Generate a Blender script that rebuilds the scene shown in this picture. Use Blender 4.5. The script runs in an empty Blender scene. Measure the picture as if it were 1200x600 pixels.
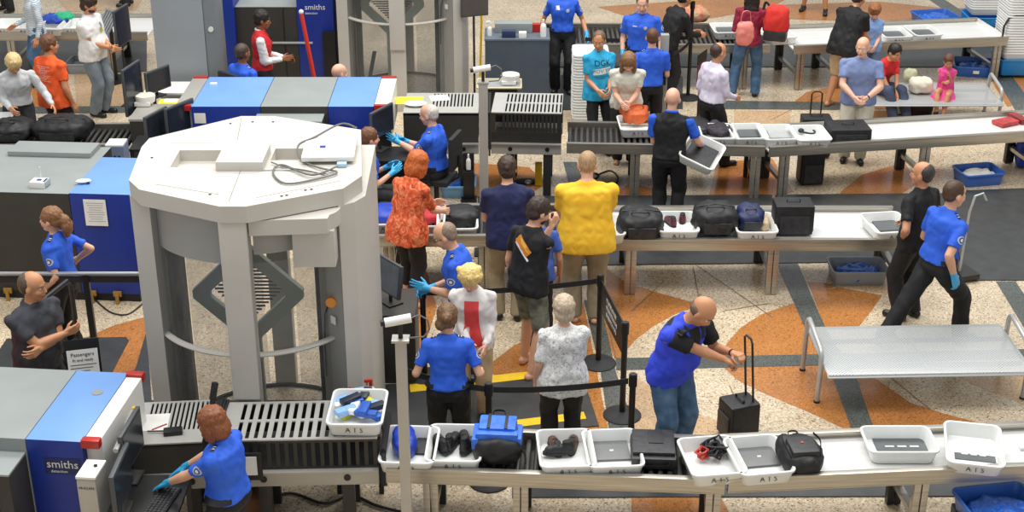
import bpy, bmesh, math, random
from mathutils import Vector, Matrix, noise, Quaternion
from mathutils.bvhtree import BVHTree
random.seed(7)
PI = math.pi
col = bpy.context.scene.collection

# ---------------------------------------------------------------- camera, world, lights
CAM_H, CAM_T, CAM_F = 7.1, math.radians(24.6), 1716.0
cam_data = bpy.data.cameras.new('camera')
cam_data.sensor_width = 36.0
cam_data.lens = 36.0 * CAM_F / 1200.0
cam_data.clip_end = 200
cam = bpy.data.objects.new('camera', cam_data)
cam.location = (0, 0, CAM_H)
cam.rotation_euler = (PI / 2 - CAM_T, 0, 0)
col.objects.link(cam)
bpy.context.scene.camera = cam

world = bpy.data.worlds.new('hall_daylight')
world.use_nodes = True
wb = world.node_tree.nodes['Background']
wb.inputs[0].default_value = (0.93, 0.96, 1.0, 1)
wb.inputs[1].default_value = 0.46
bpy.context.scene.world = world

def area(name, loc, rot, size, power, color):
    l = bpy.data.lights.new(name, 'AREA'); l.shape = 'RECTANGLE'
    l.size, l.size_y = size; l.energy = power; l.color = color
    o = bpy.data.objects.new(name, l); o.location = loc; o.rotation_euler = rot
    col.objects.link(o)
area('skylight', (1.5, 20, 13.5), (0, 0, 0), (16, 5), 1900, (1.0, 0.98, 0.94))
area('skylight', (-2, 10, 13.0), (math.radians(-8), 0, 0), (18, 5), 1350, (1.0, 0.98, 0.95))

vs = bpy.context.scene.view_settings
vs.view_transform = 'Standard'; vs.look = 'None'; vs.gamma = 1.0
vs.use_curve_mapping = False
vs.exposure = 0.3

def P(px, py, z=0.0):
    """world point seen at a pixel of the 1200x600 photo, at height z"""
    u = (px - 600) / CAM_F; v = (py - 300) / CAM_F
    dy = math.cos(CAM_T) - v * math.sin(CAM_T); dz = -math.sin(CAM_T) - v * math.cos(CAM_T)
    t = (z - CAM_H) / dz
    return Vector((u * t, dy * t, z))

# ---------------------------------------------------------------- materials
def C(h):
    h = h.lstrip('#'); v = [int(h[i:i + 2], 16) / 255 for i in (0, 2, 4)]
    return tuple((x / 12.92 if x <= 0.04045 else ((x + 0.055) / 1.055) ** 2.4) for x in v) + (1,)

MC = {}
def mat(name, color, rough=0.6, metal=0.0, var=0.06, scale=8.0, bump=0.0, bscale=60.0, spec=0.5, trans=0.0, alpha=1.0):
    """principled material with a little procedural tone variation and bump"""
    if name in MC: return MC[name]
    m = bpy.data.materials.new(name); m.use_nodes = True; MC[name] = m
    nt = m.node_tree; b = nt.nodes['Principled BSDF']
    c = C(color) if isinstance(color, str) else color
    b.inputs['Roughness'].default_value = rough; b.inputs['Metallic'].default_value = metal
    b.inputs['Specular IOR Level'].default_value = spec
    b.inputs['Transmission Weight'].default_value = trans
    b.inputs['Alpha'].default_value = alpha
    tc = nt.nodes.new('ShaderNodeTexCoord')
    n = nt.nodes.new('ShaderNodeTexNoise'); n.inputs['Scale'].default_value = scale; n.inputs['Detail'].default_value = 4
    nt.links.new(tc.outputs['Object'], n.inputs['Vector'])
    r = nt.nodes.new('ShaderNodeValToRGB')
    r.color_ramp.elements[0].position = 0.3; r.color_ramp.elements[1].position = 0.7
    r.color_ramp.elements[0].color = tuple(max(0, x * (1 - var)) for x in c[:3]) + (1,)
    r.color_ramp.elements[1].color = tuple(min(1, x * (1 + var)) for x in c[:3]) + (1,)
    nt.links.new(n.outputs['Fac'], r.inputs['Fac']); nt.links.new(r.outputs['Color'], b.inputs['Base Color'])
    if bump > 0:
        n2 = nt.nodes.new('ShaderNodeTexNoise'); n2.inputs['Scale'].default_value = bscale; n2.inputs['Detail'].default_value = 3
        nt.links.new(tc.outputs['Object'], n2.inputs['Vector'])
        bp = nt.nodes.new('ShaderNodeBump'); bp.inputs['Strength'].default_value = bump; bp.inputs['Distance'].default_value = 0.01
        nt.links.new(n2.outputs['Fac'], bp.inputs['Height']); nt.links.new(bp.outputs['Normal'], b.inputs['Normal'])
    return m

def ramp_mat(name, stops, tex='noise', scale=20.0, rough=0.7, detail=3, rot=(0, 0, 0), vscale=(1, 1, 1), interp='LINEAR', bump=0.15, metal=0, distort=0.0, coords='Object', spec=0.5):
    """principled material coloured by a ramp over noise, voronoi or wave texture"""
    if name in MC: return MC[name]
    m = bpy.data.materials.new(name); m.use_nodes = True; MC[name] = m
    nt = m.node_tree; b = nt.nodes['Principled BSDF']
    b.inputs['Roughness'].default_value = rough; b.inputs['Metallic'].default_value = metal; b.inputs['Specular IOR Level'].default_value = spec
    tc = nt.nodes.new('ShaderNodeTexCoord'); mp = nt.nodes.new('ShaderNodeMapping')
    mp.inputs['Rotation'].default_value = rot; mp.inputs['Scale'].default_value = vscale
    nt.links.new(tc.outputs[coords], mp.inputs['Vector'])
    if tex == 'noise':
        t = nt.nodes.new('ShaderNodeTexNoise'); t.inputs['Detail'].default_value = detail; t.inputs['Distortion'].default_value = distort; out = 'Fac'
    elif tex == 'voronoi':
        t = nt.nodes.new('ShaderNodeTexVoronoi'); out = 'Distance'
    elif tex == 'cells':
        t = nt.nodes.new('ShaderNodeTexVoronoi'); out = 'Color'
    else:
        t = nt.nodes.new('ShaderNodeTexWave'); t.bands_direction = 'Z'; t.inputs['Distortion'].default_value = distort; out = 'Fac'
    t.inputs['Scale'].default_value = scale
    nt.links.new(mp.outputs['Vector'], t.inputs['Vector'])
    r = nt.nodes.new('ShaderNodeValToRGB'); r.color_ramp.interpolation = interp
    els = r.color_ramp.elements
    while len(els) < len(stops): els.new(0.5)
    for e, (p, c) in zip(els, stops): e.position = p; e.color = C(c)
    nt.links.new(t.outputs[out], r.inputs['Fac']); nt.links.new(r.outputs['Color'], b.inputs['Base Color'])
    if bump:
        bp = nt.nodes.new('ShaderNodeBump'); bp.inputs['Strength'].default_value = bump; bp.inputs['Distance'].default_value = 0.005
        n2 = nt.nodes.new('ShaderNodeTexNoise'); n2.inputs['Scale'].default_value = 25; nt.links.new(tc.outputs['Object'], n2.inputs['Vector'])
        nt.links.new(n2.outputs['Fac'], bp.inputs['Height']); nt.links.new(bp.outputs['Normal'], b.inputs['Normal'])
    return m

def speckle(name, stops, scale=38.0, rough=0.16, tint=None):
    """polished terrazzo: stone chips from voronoi cells over a slow tone drift"""
    m = ramp_mat(name, stops, 'cells', scale, rough, interp='CONSTANT', bump=0, coords='Object', spec=0.55)
    nt = m.node_tree; b = nt.nodes['Principled BSDF']; r = b.inputs['Base Color'].links[0].from_node
    tc = nt.nodes['Texture Coordinate']
    n = nt.nodes.new('ShaderNodeTexNoise'); n.inputs['Scale'].default_value = 1.3; n.inputs['Detail'].default_value = 5
    nt.links.new(tc.outputs['Object'], n.inputs['Vector'])
    mr = nt.nodes.new('ShaderNodeMapRange'); mr.inputs[1].default_value = 0.3; mr.inputs[2].default_value = 0.7; mr.inputs[3].default_value = 0.86; mr.inputs[4].default_value = 1.1
    nt.links.new(n.outputs['Fac'], mr.inputs[0])
    mx = nt.nodes.new('ShaderNodeMix'); mx.data_type = 'RGBA'; mx.blend_type = 'MULTIPLY'; mx.inputs['Factor'].default_value = 1
    nt.links.new(r.outputs['Color'], mx.inputs['A']); nt.links.new(mr.outputs[0], mx.inputs['B']); nt.links.new(mx.outputs['Result'], b.inputs['Base Color'])
    mr2 = nt.nodes.new('ShaderNodeMapRange'); mr2.inputs[3].default_value = rough * 0.7; mr2.inputs[4].default_value = rough * 1.6
    nt.links.new(n.outputs['Fac'], mr2.inputs[0]); nt.links.new(mr2.outputs[0], b.inputs['Roughness'])
    return m

M_beige = speckle('cream_terrazzo', [(0.0, '#75614c'), (0.14, '#b09b80'), (0.3, '#cfbfa4'), (0.62, '#bfab8c'), (0.8, '#dfd2bc')], 72, 0.2)
M_orange = speckle('orange_terrazzo', [(0.0, '#83552a'), (0.15, '#a76c36'), (0.45, '#ba7e46'), (0.75, '#ae7340')], 80, 0.17)
M_tan = speckle('tan_terrazzo', [(0.0, '#94785a'), (0.2, '#b99a76'), (0.5, '#c8aa86'), (0.8, '#b8986f')], 80, 0.18)
M_band = speckle('grey_terrazzo_band', [(0.0, '#3f4341'), (0.25, '#535753'), (0.6, '#5f635d'), (0.85, '#4c504c')], 90, 0.2)
M_pale = speckle('pale_terrazzo', [(0.0, '#9c8a74'), (0.2, '#d6c6ac'), (0.5, '#e6dac6'), (0.8, '#dccbb0')], 80, 0.16)
M_joint = mat('floor_joint', '#6a5f52', 0.5)
M_steel = ramp_mat('brushed_steel', [(0.25, '#a39e94'), (0.75, '#c6c1b6')], 'noise', 3.0, 0.34, vscale=(0.6, 8, 25), metal=0.85, bump=0.03)
M_steel_top = ramp_mat('steel_top_reflected_white', [(0.2, '#e2e1dd'), (0.8, '#f6f6f3')], 'noise', 2.5, 0.25, vscale=(0.5, 6, 6), metal=0.25, bump=0.02)  # near-white base colour stands in for the bed's bright reflection
M_steel_paint = mat('pale_steel_sheet', '#b3b0a8', 0.38, 0.35, 0.05, 3)
M_dark_steel = mat('dark_steel', '#3c3b39', 0.42, 0.5)
M_roller = mat('roller_steel', '#6e6c68', 0.35, 0.75)
M_shadowgap = mat('shoe_opening_shade', '#141414', 0.7)
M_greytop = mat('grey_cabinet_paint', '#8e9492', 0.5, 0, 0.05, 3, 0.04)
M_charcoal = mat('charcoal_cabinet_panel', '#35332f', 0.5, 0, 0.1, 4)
M_bluetop = mat('pale_blue_top', '#6f9bd8', 0.38, 0, 0.06, 2.5)  # paler blue for the upward faces of the blue hoods
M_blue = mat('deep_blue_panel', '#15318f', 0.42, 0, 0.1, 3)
M_white = mat('white_plastic', '#e9e7e2', 0.35, 0, 0.03, 5)
M_bin = mat('white_tray_plastic', '#e6e7e4', 0.33, 0, 0.03, 6)
M_binin = mat('tray_marking_ink', '#3c3d3f', 0.6)
M_red = mat('red_lamp_plastic', '#b02018', 0.3)
M_scan = mat('scanner_cream_paint', '#c7c3ba', 0.45, 0, 0.04, 2.5, 0.03)
M_scang = mat('scanner_grey_paint', '#a2a29d', 0.45, 0, 0.04, 3)
M_scand = mat('scanner_mast_paint', '#b6c4b8', 0.45, 0, 0.05, 3)
M_black = mat('black_plastic', '#161617', 0.42, 0, 0.15, 10)
M_rubber = mat('black_rubber', '#232324', 0.7, 0, 0.15, 20, 0.1)
M_mat = ramp_mat('ribbed_rubber_mat', [(0.2, '#313334'), (0.8, '#434545')], 'noise', 6, 0.38, bump=0.1)
M_paper = mat('white_paper', '#eeede8', 0.8, 0, 0.03)
M_yellow = mat('yellow_tape', '#e8c012', 0.45, 0, 0.08, 12)
M_bluebin = mat('blue_crate_plastic', '#3467bb', 0.32, 0, 0.08)
M_greybin = mat('grey_tub_plastic', '#9fa9b2', 0.32, 0, 0.05)
M_bluebag = ramp_mat('crumpled_blue_film', [(0.2, '#0d3f9e'), (0.6, '#2a6fd6'), (0.9, '#8cb8ee')], 'noise', 14, 0.25, distort=2, bump=0.6)
M_cyanpl = mat('cyan_crate_plastic', '#2a8fd8', 0.32, 0, 0.06)
M_pipe = mat('grey_painted_tube', '#b5b6b4', 0.35, 0.3)
M_alu = mat('satin_aluminium', '#aeb1b2', 0.35, 0.7)
M_screen = mat('monitor_screen', '#262b33', 0.18, 0, 0.1, 6)
M_bag = ramp_mat('black_nylon', [(0.25, '#0e0e10'), (0.8, '#232326')], 'noise', 16, 0.55, bump=0.5)
M_baggrey = ramp_mat('charcoal_nylon', [(0.25, '#1c1c1e'), (0.8, '#37373a')], 'noise', 16, 0.5, bump=0.5)
M_glove = mat('blue_nitrile', '#3ca9dc', 0.4, 0, 0.08, 20)
M_slot = mat('slotted_pale_metal', '#bcbbb5', 0.4, 0.3, 0.04)
M_cable = mat('grey_cable', '#6b6a66', 0.5)
M_cable2 = mat('black_cable', '#1a1a1a', 0.5)
M_grate = mat('grey_perforated_enamel', '#a9acab', 0.4, 0.2)

def glass_mat():
    m = bpy.data.materials.new('smoked_acrylic'); m.use_nodes = True
    nt = m.node_tree; b = nt.nodes['Principled BSDF']
    b.inputs['Base Color'].default_value = C('#8c8f8c'); b.inputs['Roughness'].default_value = 0.08
    b.inputs['Alpha'].default_value = 0.33
    n = nt.nodes.new('ShaderNodeTexNoise'); n.inputs['Scale'].default_value = 3
    tc = nt.nodes.new('ShaderNodeTexCoord'); nt.links.new(tc.outputs['Object'], n.inputs['Vector'])
    mr = nt.nodes.new('ShaderNodeMapRange'); mr.inputs[3].default_value = 0.10; mr.inputs[4].default_value = 0.26
    nt.links.new(n.outputs['Fac'], mr.inputs[0]); nt.links.new(mr.outputs[0], b.inputs['Alpha'])
    return m
M_glass = glass_mat()

def mesh_mat():
    """perforated bench sheet: real round holes through the alpha"""
    m = bpy.data.materials.new('perforated_sheet'); m.use_nodes = True
    nt = m.node_tree; b = nt.nodes['Principled BSDF']
    b.inputs['Base Color'].default_value = C('#b3b6b6'); b.inputs['Roughness'].default_value = 0.4; b.inputs['Metallic'].default_value = 0.3
    tc = nt.nodes.new('ShaderNodeTexCoord'); mp = nt.nodes.new('ShaderNodeMapping'); mp.inputs['Rotation'].default_value = (0, 0, PI / 4)
    mp.inputs['Scale'].default_value = (1, 1, 0)
    v = nt.nodes.new('ShaderNodeTexVoronoi'); v.inputs['Scale'].default_value = 46; v.inputs['Randomness'].default_value = 0
    nt.links.new(tc.outputs['Object'], mp.inputs['Vector']); nt.links.new(mp.outputs['Vector'], v.inputs['Vector'])
    g = nt.nodes.new('ShaderNodeMath'); g.operation = 'GREATER_THAN'; g.inputs[1].default_value = 0.2
    nt.links.new(v.outputs['Distance'], g.inputs[0]); nt.links.new(g.outputs[0], b.inputs['Alpha'])
    return m
M_perf = mesh_mat()

# ---------------------------------------------------------------- mesh helpers
def tagit(o, label=None, cat=None, group=None, kind=None):
    if label: o['label'] = label
    if cat: o['category'] = cat
    if group: o['group'] = group
    if kind: o['kind'] = kind
    return o
def empty(name, loc, rz=0.0, label=None, cat=None, group=None, kind=None):
    o = bpy.data.objects.new(name, None); o.empty_display_size = 0.1
    o.location = loc; o.rotation_euler = (0, 0, rz); col.objects.link(o)
    return tagit(o, label, cat, group, kind)
def mk(name, bm, mats, parent=None, label=None, cat=None, group=None, kind=None, loc=None, rz=None, smooth=35):
    me = bpy.data.meshes.new(name)
    bmesh.ops.recalc_face_normals(bm, faces=bm.faces[:])
    bm.to_mesh(me); bm.free()
    if not isinstance(mats, (list, tuple)): mats = [mats]
    for m in mats: me.materials.append(m)
    if smooth:
        me.shade_smooth(); me.set_sharp_from_angle(angle=math.radians(smooth))
    o = bpy.data.objects.new(name, me); col.objects.link(o)
    if parent: o.parent = parent
    if loc is not None: o.location = loc
    if rz is not None: o.rotation_euler = (0, 0, rz)
    return tagit(o, label, cat, group, kind)
def copy_tree(o, parent=None):
    c = o.copy(); col.objects.link(c)
    if parent: c.parent = parent
    for ch in list(o.children): copy_tree(ch, c)
    return c
def B(): return bmesh.new()
def box(bm, c, s, rz=0.0, bev=0.0, mi=0, M=None):
    vs_ = bmesh.ops.create_cube(bm, size=1.0)['verts']
    T = Matrix.Translation(c) @ Matrix.Rotation(rz, 4, 'Z')
    if M is not None: T = Matrix.Translation(c) @ M.to_4x4()
    T = T @ Matrix.Diagonal((s[0], s[1], s[2], 1))
    bmesh.ops.transform(bm, matrix=T, verts=vs_)
    fs = set(f for v in vs_ for f in v.link_faces)
    for f in fs: f.material_index = mi
    if bev > 0:
        es = list(set(e for v in vs_ for e in v.link_edges))
        r = bmesh.ops.bevel(bm, geom=es, offset=bev, segments=2, affect='EDGES', profile=0.7)
        for f in r['faces']: f.material_index = mi
def box2(bm, a, b, bev=0.0, mi=0):
    box(bm, [(a[i] + b[i]) / 2 for i in range(3)], [abs(b[i] - a[i]) for i in range(3)], 0, bev, mi)
def frame_of(d, ref=None):
    d = d.normalized()
    if ref is None: ref = Vector((0, 0, 1)) if abs(d.z) < 0.95 else Vector((0, 1, 0))
    u = ref - d * ref.dot(d)
    if u.length < 1e-4: u = Vector((1, 0, 0)) - d * d.x
    u.normalize(); v = d.cross(u)
    return u, v
def loft(bm, rings, cap=True, mi=0, closed=True):
    R = [[bm.verts.new(p) for p in r] for r in rings]
    n = len(R[0])
    for a, b in zip(R[:-1], R[1:]):
        for i in range(n if closed else n - 1):
            j = (i + 1) % n
            f = bm.faces.new((a[i], a[j], b[j], b[i])); f.material_index = mi
    if cap:
        for r in (R[0][::-1], R[-1]):
            f = bm.faces.new(r); f.material_index = mi
    return R
def cyl(bm, p0, p1, r0, r1=None, n=16, mi=0, cap=True):
    p0, p1 = Vector(p0), Vector(p1); r1 = r0 if r1 is None else r1
    u, v = frame_of(p1 - p0)
    rings = [[p + u * r * math.cos(2 * PI * i / n) + v * r * math.sin(2 * PI * i / n) for i in range(n)] for p, r in ((p0, r0), (p1, r1))]
    loft(bm, rings, cap, mi)
def tube(bm, pts, r, n=8, mi=0, closed=False, flat=1.0):
    pts = [Vector(p) for p in pts]; rings = []; N = len(pts); prev = None
    for i, p in enumerate(pts):
        if closed: d = pts[(i + 1) % N] - pts[i - 1]
        else: d = pts[min(i + 1, N - 1)] - pts[max(i - 1, 0)]
        u, v = frame_of(d, prev); prev = u
        rings.append([p + u * r * math.cos(2 * PI * k / n) + v * r * flat * math.sin(2 * PI * k / n) for k in range(n)])
    if closed: rings.append(rings[0])
    loft(bm, rings, not closed, mi)
    if closed: bmesh.ops.remove_doubles(bm, verts=bm.verts[:], dist=1e-6)
def prism(bm, pts, z0, z1, mi=0):
    loft(bm, [[Vector((p[0], p[1], z0)) for p in pts], [Vector((p[0], p[1], z1)) for p in pts]], True, mi)
def poly(bm, pts, mi=0):
    f = bm.faces.new([bm.verts.new(p) for p in pts]); f.material_index = mi; return f
def arc(cx, cy, r, a0, a1, n=12, ry=None):
    ry = ry or r
    return [(cx + r * math.cos(math.radians(a0 + (a1 - a0) * i / n)), cy + ry * math.sin(math.radians(a0 + (a1 - a0) * i / n))) for i in range(n + 1)]
def rrect(w, d, r, n=4):
    pts = []
    for cx, cy, a in ((w / 2 - r, d / 2 - r, 0), (-w / 2 + r, d / 2 - r, 90), (-w / 2 + r, -d / 2 + r, 180), (w / 2 - r, -d / 2 + r, 270)):
        pts += arc(cx, cy, r, a, a + 90, n)
    return pts
def ell(bm, c, r, M=None, sub=2, mi=0):
    vs_ = bmesh.ops.create_icosphere(bm, subdivisions=sub, radius=1.0)['verts']
    T = Matrix.Translation(c) @ (M.to_4x4() if M is not None else Matrix.Identity(4)) @ Matrix.Diagonal((r[0], r[1], r[2], 1))
    bmesh.ops.transform(bm, matrix=T, verts=vs_)
    for v in vs_:
        for f in v.link_faces: f.material_index = mi
def seg(bm, p0, p1, r0, r1, ref=None, fy=1.0, n=14, flat=(False, False), bulge=None):
    """closed tapered limb piece with round or flat ends; fy squashes it across ref"""
    p0, p1 = Vector(p0), Vector(p1); d = (p1 - p0).normalized(); u, v = frame_of(d, ref)
    prof = []
    if flat[0]: prof.append((p0, r0))
    else: prof += [(p0 - d * r0 * math.sin(math.radians(a)), r0 * math.cos(math.radians(a))) for a in (80, 50, 25, 0)]
    if bulge: prof.append((p0.lerp(p1, bulge[0]), bulge[1]))
    if flat[1]: prof.append((p1, r1))
    else: prof += [(p1 + d * r1 * math.sin(math.radians(a)), r1 * math.cos(math.radians(a))) for a in (0, 25, 50, 80)]
    loft(bm, [[c + u * r * math.cos(2 * PI * k / n) + v * r * fy * math.sin(2 * PI * k / n) for k in range(n)] for c, r in prof])

_tmp = bpy.data.scenes.new('bake_scratch')
def baked(o):
    with bpy.context.temp_override(scene=_tmp, view_layer=_tmp.view_layers[0]):
        dg = bpy.context.evaluated_depsgraph_get(); dg.update()
        return bpy.data.meshes.new_from_object(o.evaluated_get(dg))
def remesh(bm, voxel, smooth=3, extra=None):
    """union of overlapping closed pieces as one continuous surface"""
    me = bpy.data.meshes.new('t'); bm.to_mesh(me); bm.free()
    o = bpy.data.objects.new('t', me); _tmp.collection.objects.link(o)
    md = o.modifiers.new('r', 'REMESH'); md.mode = 'VOXEL'; md.voxel_size = voxel; md.adaptivity = 0
    if smooth:
        s = o.modifiers.new('s', 'SMOOTH'); s.factor = 0.5; s.iterations = smooth
    out = baked(o)
    bpy.data.objects.remove(o); bpy.data.meshes.remove(me)
    b2 = bmesh.new(); b2.from_mesh(out); bpy.data.meshes.remove(out)
    return b2
def wrinkle(bm, amp, freq, seed=0.0, stretch=(1, 1, 1)):
    bm.normal_update()
    off = Vector((seed * 3.1, seed * 1.7, seed * 5.3)); S = Vector(stretch)
    for v in bm.verts:
        q = Vector((v.co.x * S.x, v.co.y * S.y, v.co.z * S.z)) * freq + off
        k = noise.noise(q) + 0.5 * noise.noise(q * 2.3)
        v.co += v.normal * (amp * (abs(k) * 2 - 0.5))
def text_bm(s, size, extrude=0.0):
    cu = bpy.data.curves.new('t', 'FONT'); cu.body = s; cu.size = size; cu.align_x = 'CENTER'; cu.align_y = 'CENTER'; cu.extrude = extrude; cu.resolution_u = 2
    o = bpy.data.objects.new('t', cu); _tmp.collection.objects.link(o)
    me = baked(o); bpy.data.objects.remove(o); bpy.data.curves.remove(cu)
    b = bmesh.new(); b.from_mesh(me); bpy.data.meshes.remove(me); return b
def lettering(name, s, size, M, m, parent, label=None):
    b = text_bm(s, size, 0.0008); bmesh.ops.transform(b, matrix=M, verts=b.verts[:])
    return mk(name, b, m, parent, label, smooth=0)
def facing(loc, normal, up=(0, 0, 1)):
    n = Vector(normal).normalized(); u = Vector(up); u = (u - n * u.dot(n)).normalized(); r = u.cross(n)
    M = Matrix((r, u, n)).transposed().to_4x4(); M.translation = Vector(loc); return M
# ---------------------------------------------------------------- floor (one inlaid terrazzo floor)
def build_floor():
    bm = B()
    mats = [M_beige, M_orange, M_tan, M_band, M_pale, M_joint]
    poly(bm, [(-40, -15, 0), (40, -15, 0), (40, 70, 0), (-40, 70, 0)])
    lv = [0]
    def inlay(mi, pts):
        lv[0] += 1; z = 0.0006 + lv[0] * 0.00012
        w = [P(x, y) for x, y in pts]
        f = poly(bm, [(p.x, p.y, z) for p in w], mi)
        bmesh.ops.triangulate(bm, faces=[f])
    # orange and tan petals
    inlay(1, [(690, 300), (735, 332), (778, 345), (822, 357), (790, 369), (765, 383), (745, 398), (733, 412), (722, 425), (712, 400), (704, 350)])
    inlay(1, [(928, 356), (893, 368), (868, 384), (852, 402), (845, 418), (962, 418), (938, 356)])
    inlay(1, [(946, 330), (965, 331), (990, 338), (1034, 346), (1020, 366), (1004, 386), (968, 387)])
    inlay(1, [(845, 428), (970, 428), (1004, 510), (990, 503), (950, 484), (900, 463), (865, 446)])
    inlay(1, [(1003, 440), (1025, 443), (1067, 472), (1107, 485), (1153, 497), (1170, 520), (1030, 520)])
    inlay(2, [(1120, 440), (1150, 430), (1215, 430), (1215, 470), (1190, 470), (1150, 455)])
    inlay(2, [(742, 440), (762, 452), (786, 470), (822, 486), (862, 502), (850, 520), (736, 520), (735, 470)])
    inlay(1, [(664, 350), (684, 356), (716, 520), (686, 520), (672, 440)])
    inlay(1, [(560, 432), (580, 422), (602, 405), (640, 388), (668, 400), (672, 440), (600, 446)])
    inlay(1, [(445, 320), (500, 318), (512, 360), (490, 430), (440, 450)])
    inlay(1, [(104, 394), (135, 381), (172, 371), (176, 392), (160, 437), (70, 437), (90, 420)])
    inlay(2, [(960, 340), (1010, 330), (1040, 324), (1080, 326), (1040, 345), (990, 337)])
    inlay(1, [(615, 250), (690, 240), (740, 215), (780, 225), (760, 250), (690, 275)])
    inlay(1, [(540, 190), (620, 196), (640, 215), (610, 235), (540, 230)])
    inlay(1, [(840, 190), (905, 186), (930, 225), (900, 232), (830, 232)])
    inlay(1, [(985, 225), (1010, 205), (1060, 190), (1075, 215), (1050, 232), (985, 235)])
    inlay(1, [(925, 124), (945, 108), (985, 100), (1060, 108), (1110, 124), (1080, 128), (930, 128)])
    inlay(1, [(985, 130), (1065, 130), (1110, 142), (1180, 145), (1200, 165), (985, 165)])
    inlay(2, [(860, 130), (925, 130), (930, 165), (860, 165)])
    inlay(1, [(1160, 85), (1215, 78), (1215, 120), (1180, 125), (1165, 100)])
    inlay(1, [(700, 8), (820, 0), (930, -5), (900, 10), (830, 22), (760, 28)])
    inlay(1, [(905, 6), (1030, 2), (1110, 10), (1200, 8), (1215, 26), (1060, 24), (960, 24), (880, 20)])
    inlay(1, [(880, -20), (1215, -22), (1215, -8), (1000, -6), (890, -8)])
    inlay(1, [(15, 100), (55, 88), (80, 95), (70, 128), (10, 130)])
    inlay(2, [(85, 72), (150, 60), (175, 100), (150, 125), (90, 125)])
    inlay(2, [(60, -8), (170, -8), (160, 12), (80, 14)])
    inlay(1, [(600, 90), (650, 85), (645, 130), (600, 130)])
    inlay(1, [(740, 575), (840, 575), (860, 610), (740, 610)])
    # grey bands
    inlay(3, [(722, 420), (932, 416), (1215, 409), (1215, 420), (975, 428), (722, 434)])
    inlay(3, [(684, 352), (703, 352), (722, 437), (750, 520), (716, 520), (704, 437)])
    inlay(3, [(906, 300), (931, 300), (968, 386), (1003, 441), (1030, 520), (1004, 520), (975, 441), (944, 386)])
    inlay(3, [(1167, 330), (1190, 330), (1250, 420), (1222, 420)])
    inlay(3, [(840, 118), (985, 120), (985, 129), (838, 128)])
    inlay(3, [(-20, 126), (180, 124), (180, 132), (-20, 134)])
    inlay(3, [(1082, -5), (1100, -5), (1150, 28), (1130, 28)])
    inlay(3, [(1165, 88), (1185, 88), (1215, 130), (1190, 130)])
    inlay(3, [(660, 190), (676, 190), (690, 235), (672, 235)])
    # fine joints
    for a, b in (((700, 330), (722, 420)), ((800, 300), (905, 372)), ((812, 312), (832, 420)), ((846, 365), (900, 356)), ((855, 452), (875, 500)), ((1040, 440), (1090, 480)), ((905, 140), (985, 100)), ((740, 365), (778, 330))):
        A, Bb = P(*a), P(*b); d = (Bb - A).normalized() * 0.004; n = Vector((-d.y, d.x, 0)); lv[0] += 1
        z = Vector((0, 0, 0.0006 + lv[0] * 0.00012))
        poly(bm, [A + n + z, A - n + z, Bb - n + z, Bb + n + z], 5)
    mk('floor', bm, mats, kind='structure', smooth=0)
build_floor()
M_wall = mat('pale_hall_plaster', '#d8d4ca', 0.8, 0, 0.04, 0.5)
for n_, a_, b_ in (('wall_left', (-40.3, -15, 0), (-40, 70, 12)), ('wall_right', (40, -15, 0), (40.3, 70, 12)), ('wall_back', (-40, 70, 0), (40, 70.3, 12))):
    bm = B(); box2(bm, a_, b_); mk(n_, bm, M_wall, kind='structure', smooth=0)

def floor_mat(pts, label, z=0.012, m=None, extra=None, name='rubber_mat', group=None):
    w = [P(x, y) for x, y in pts]
    c = sum(w, Vector()) / len(w)
    bm = B(); prism(bm, [(p.x - c.x, p.y - c.y) for p in w], 0.006, z)
    return mk(name, bm, m or M_mat, None, label, 'floor mat', group, loc=(c.x, c.y, 0), smooth=0)
floor_mat([(560, 231), (905, 229), (905, 309), (560, 313)], 'long dark rubber mat on the floor under the second bag line')
floor_mat([(908, 229), (1112, 227), (1125, 306), (910, 309)], 'dark rubber mat under the right end of the second bag line')
floor_mat([(1105, 225), (1230, 220), (1260, 329), (1120, 329)], 'wide dark rubber mat behind the striding officer')
fm = floor_mat([(430, 452), (640, 446), (686, 452), (702, 500), (600, 508), (430, 510)], 'dark mat between yellow lines where the passengers queue')
for pts in ([(480, 452), (636, 435), (637, 443), (481, 461)], [(585, 496), (684, 484), (687, 492), (588, 504)]):
    w = [P(x, y) for x, y in pts]; bm = B()
    prism(bm, [(p.x, p.y) for p in w], 0.0125, 0.0145)
    c = sum((Vector((p.x, p.y, 0)) for p in w), Vector()) / 4
    o = mk('yellow_tape_line', bm, M_yellow, smooth=0)
    for v in o.data.vertices: v.co -= c
    o.location = c
    tagit(o, 'long yellow floor line behind the officer with her back turned' if pts[0][0] < 500 else 'short yellow floor line by the feet of the patterned blouse woman', 'floor tape', 'yellow floor lines')
floor_mat([(8, 398), (148, 396), (151, 400), (132, 436), (128, 440), (-20, 440)], 'dark rubber mat behind the near blue machine')
floor_mat([(172, 388), (180, 500), (120, 505), (160, 430)], 'dark mat beside the big body scanner')
floor_mat([(178, 470), (430, 470), (434, 520), (178, 520)], 'dark mat in front of the big body scanner')
floor_mat([(-40, 40), (172, 40), (172, 84), (-40, 88)], 'grey mat below the far left bag line')
floor_mat([(600, 35), (1180, 35), (1170, 79), (600, 79)], 'grey mat below the far right bag line')
floor_mat([(600, 560), (1210, 562), (1215, 582), (600, 584)], 'dark mat below the nearest bag line')
floor_mat([(590, 88), (800, 90), (800, 128), (590, 130)], 'grey mat behind the boy in the bright blue tee shirt')
w = [P(x, y) for x, y in [(806, -10), (816, -10), (830, 18), (817, 19)]]
bm = B(); prism(bm, [(p.x, p.y) for p in w], 0.0, 0.002)
mk('yellow_tape_line', bm, M_yellow, None, 'yellow floor line at the top beyond the far bag line', 'floor tape', smooth=0)

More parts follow.
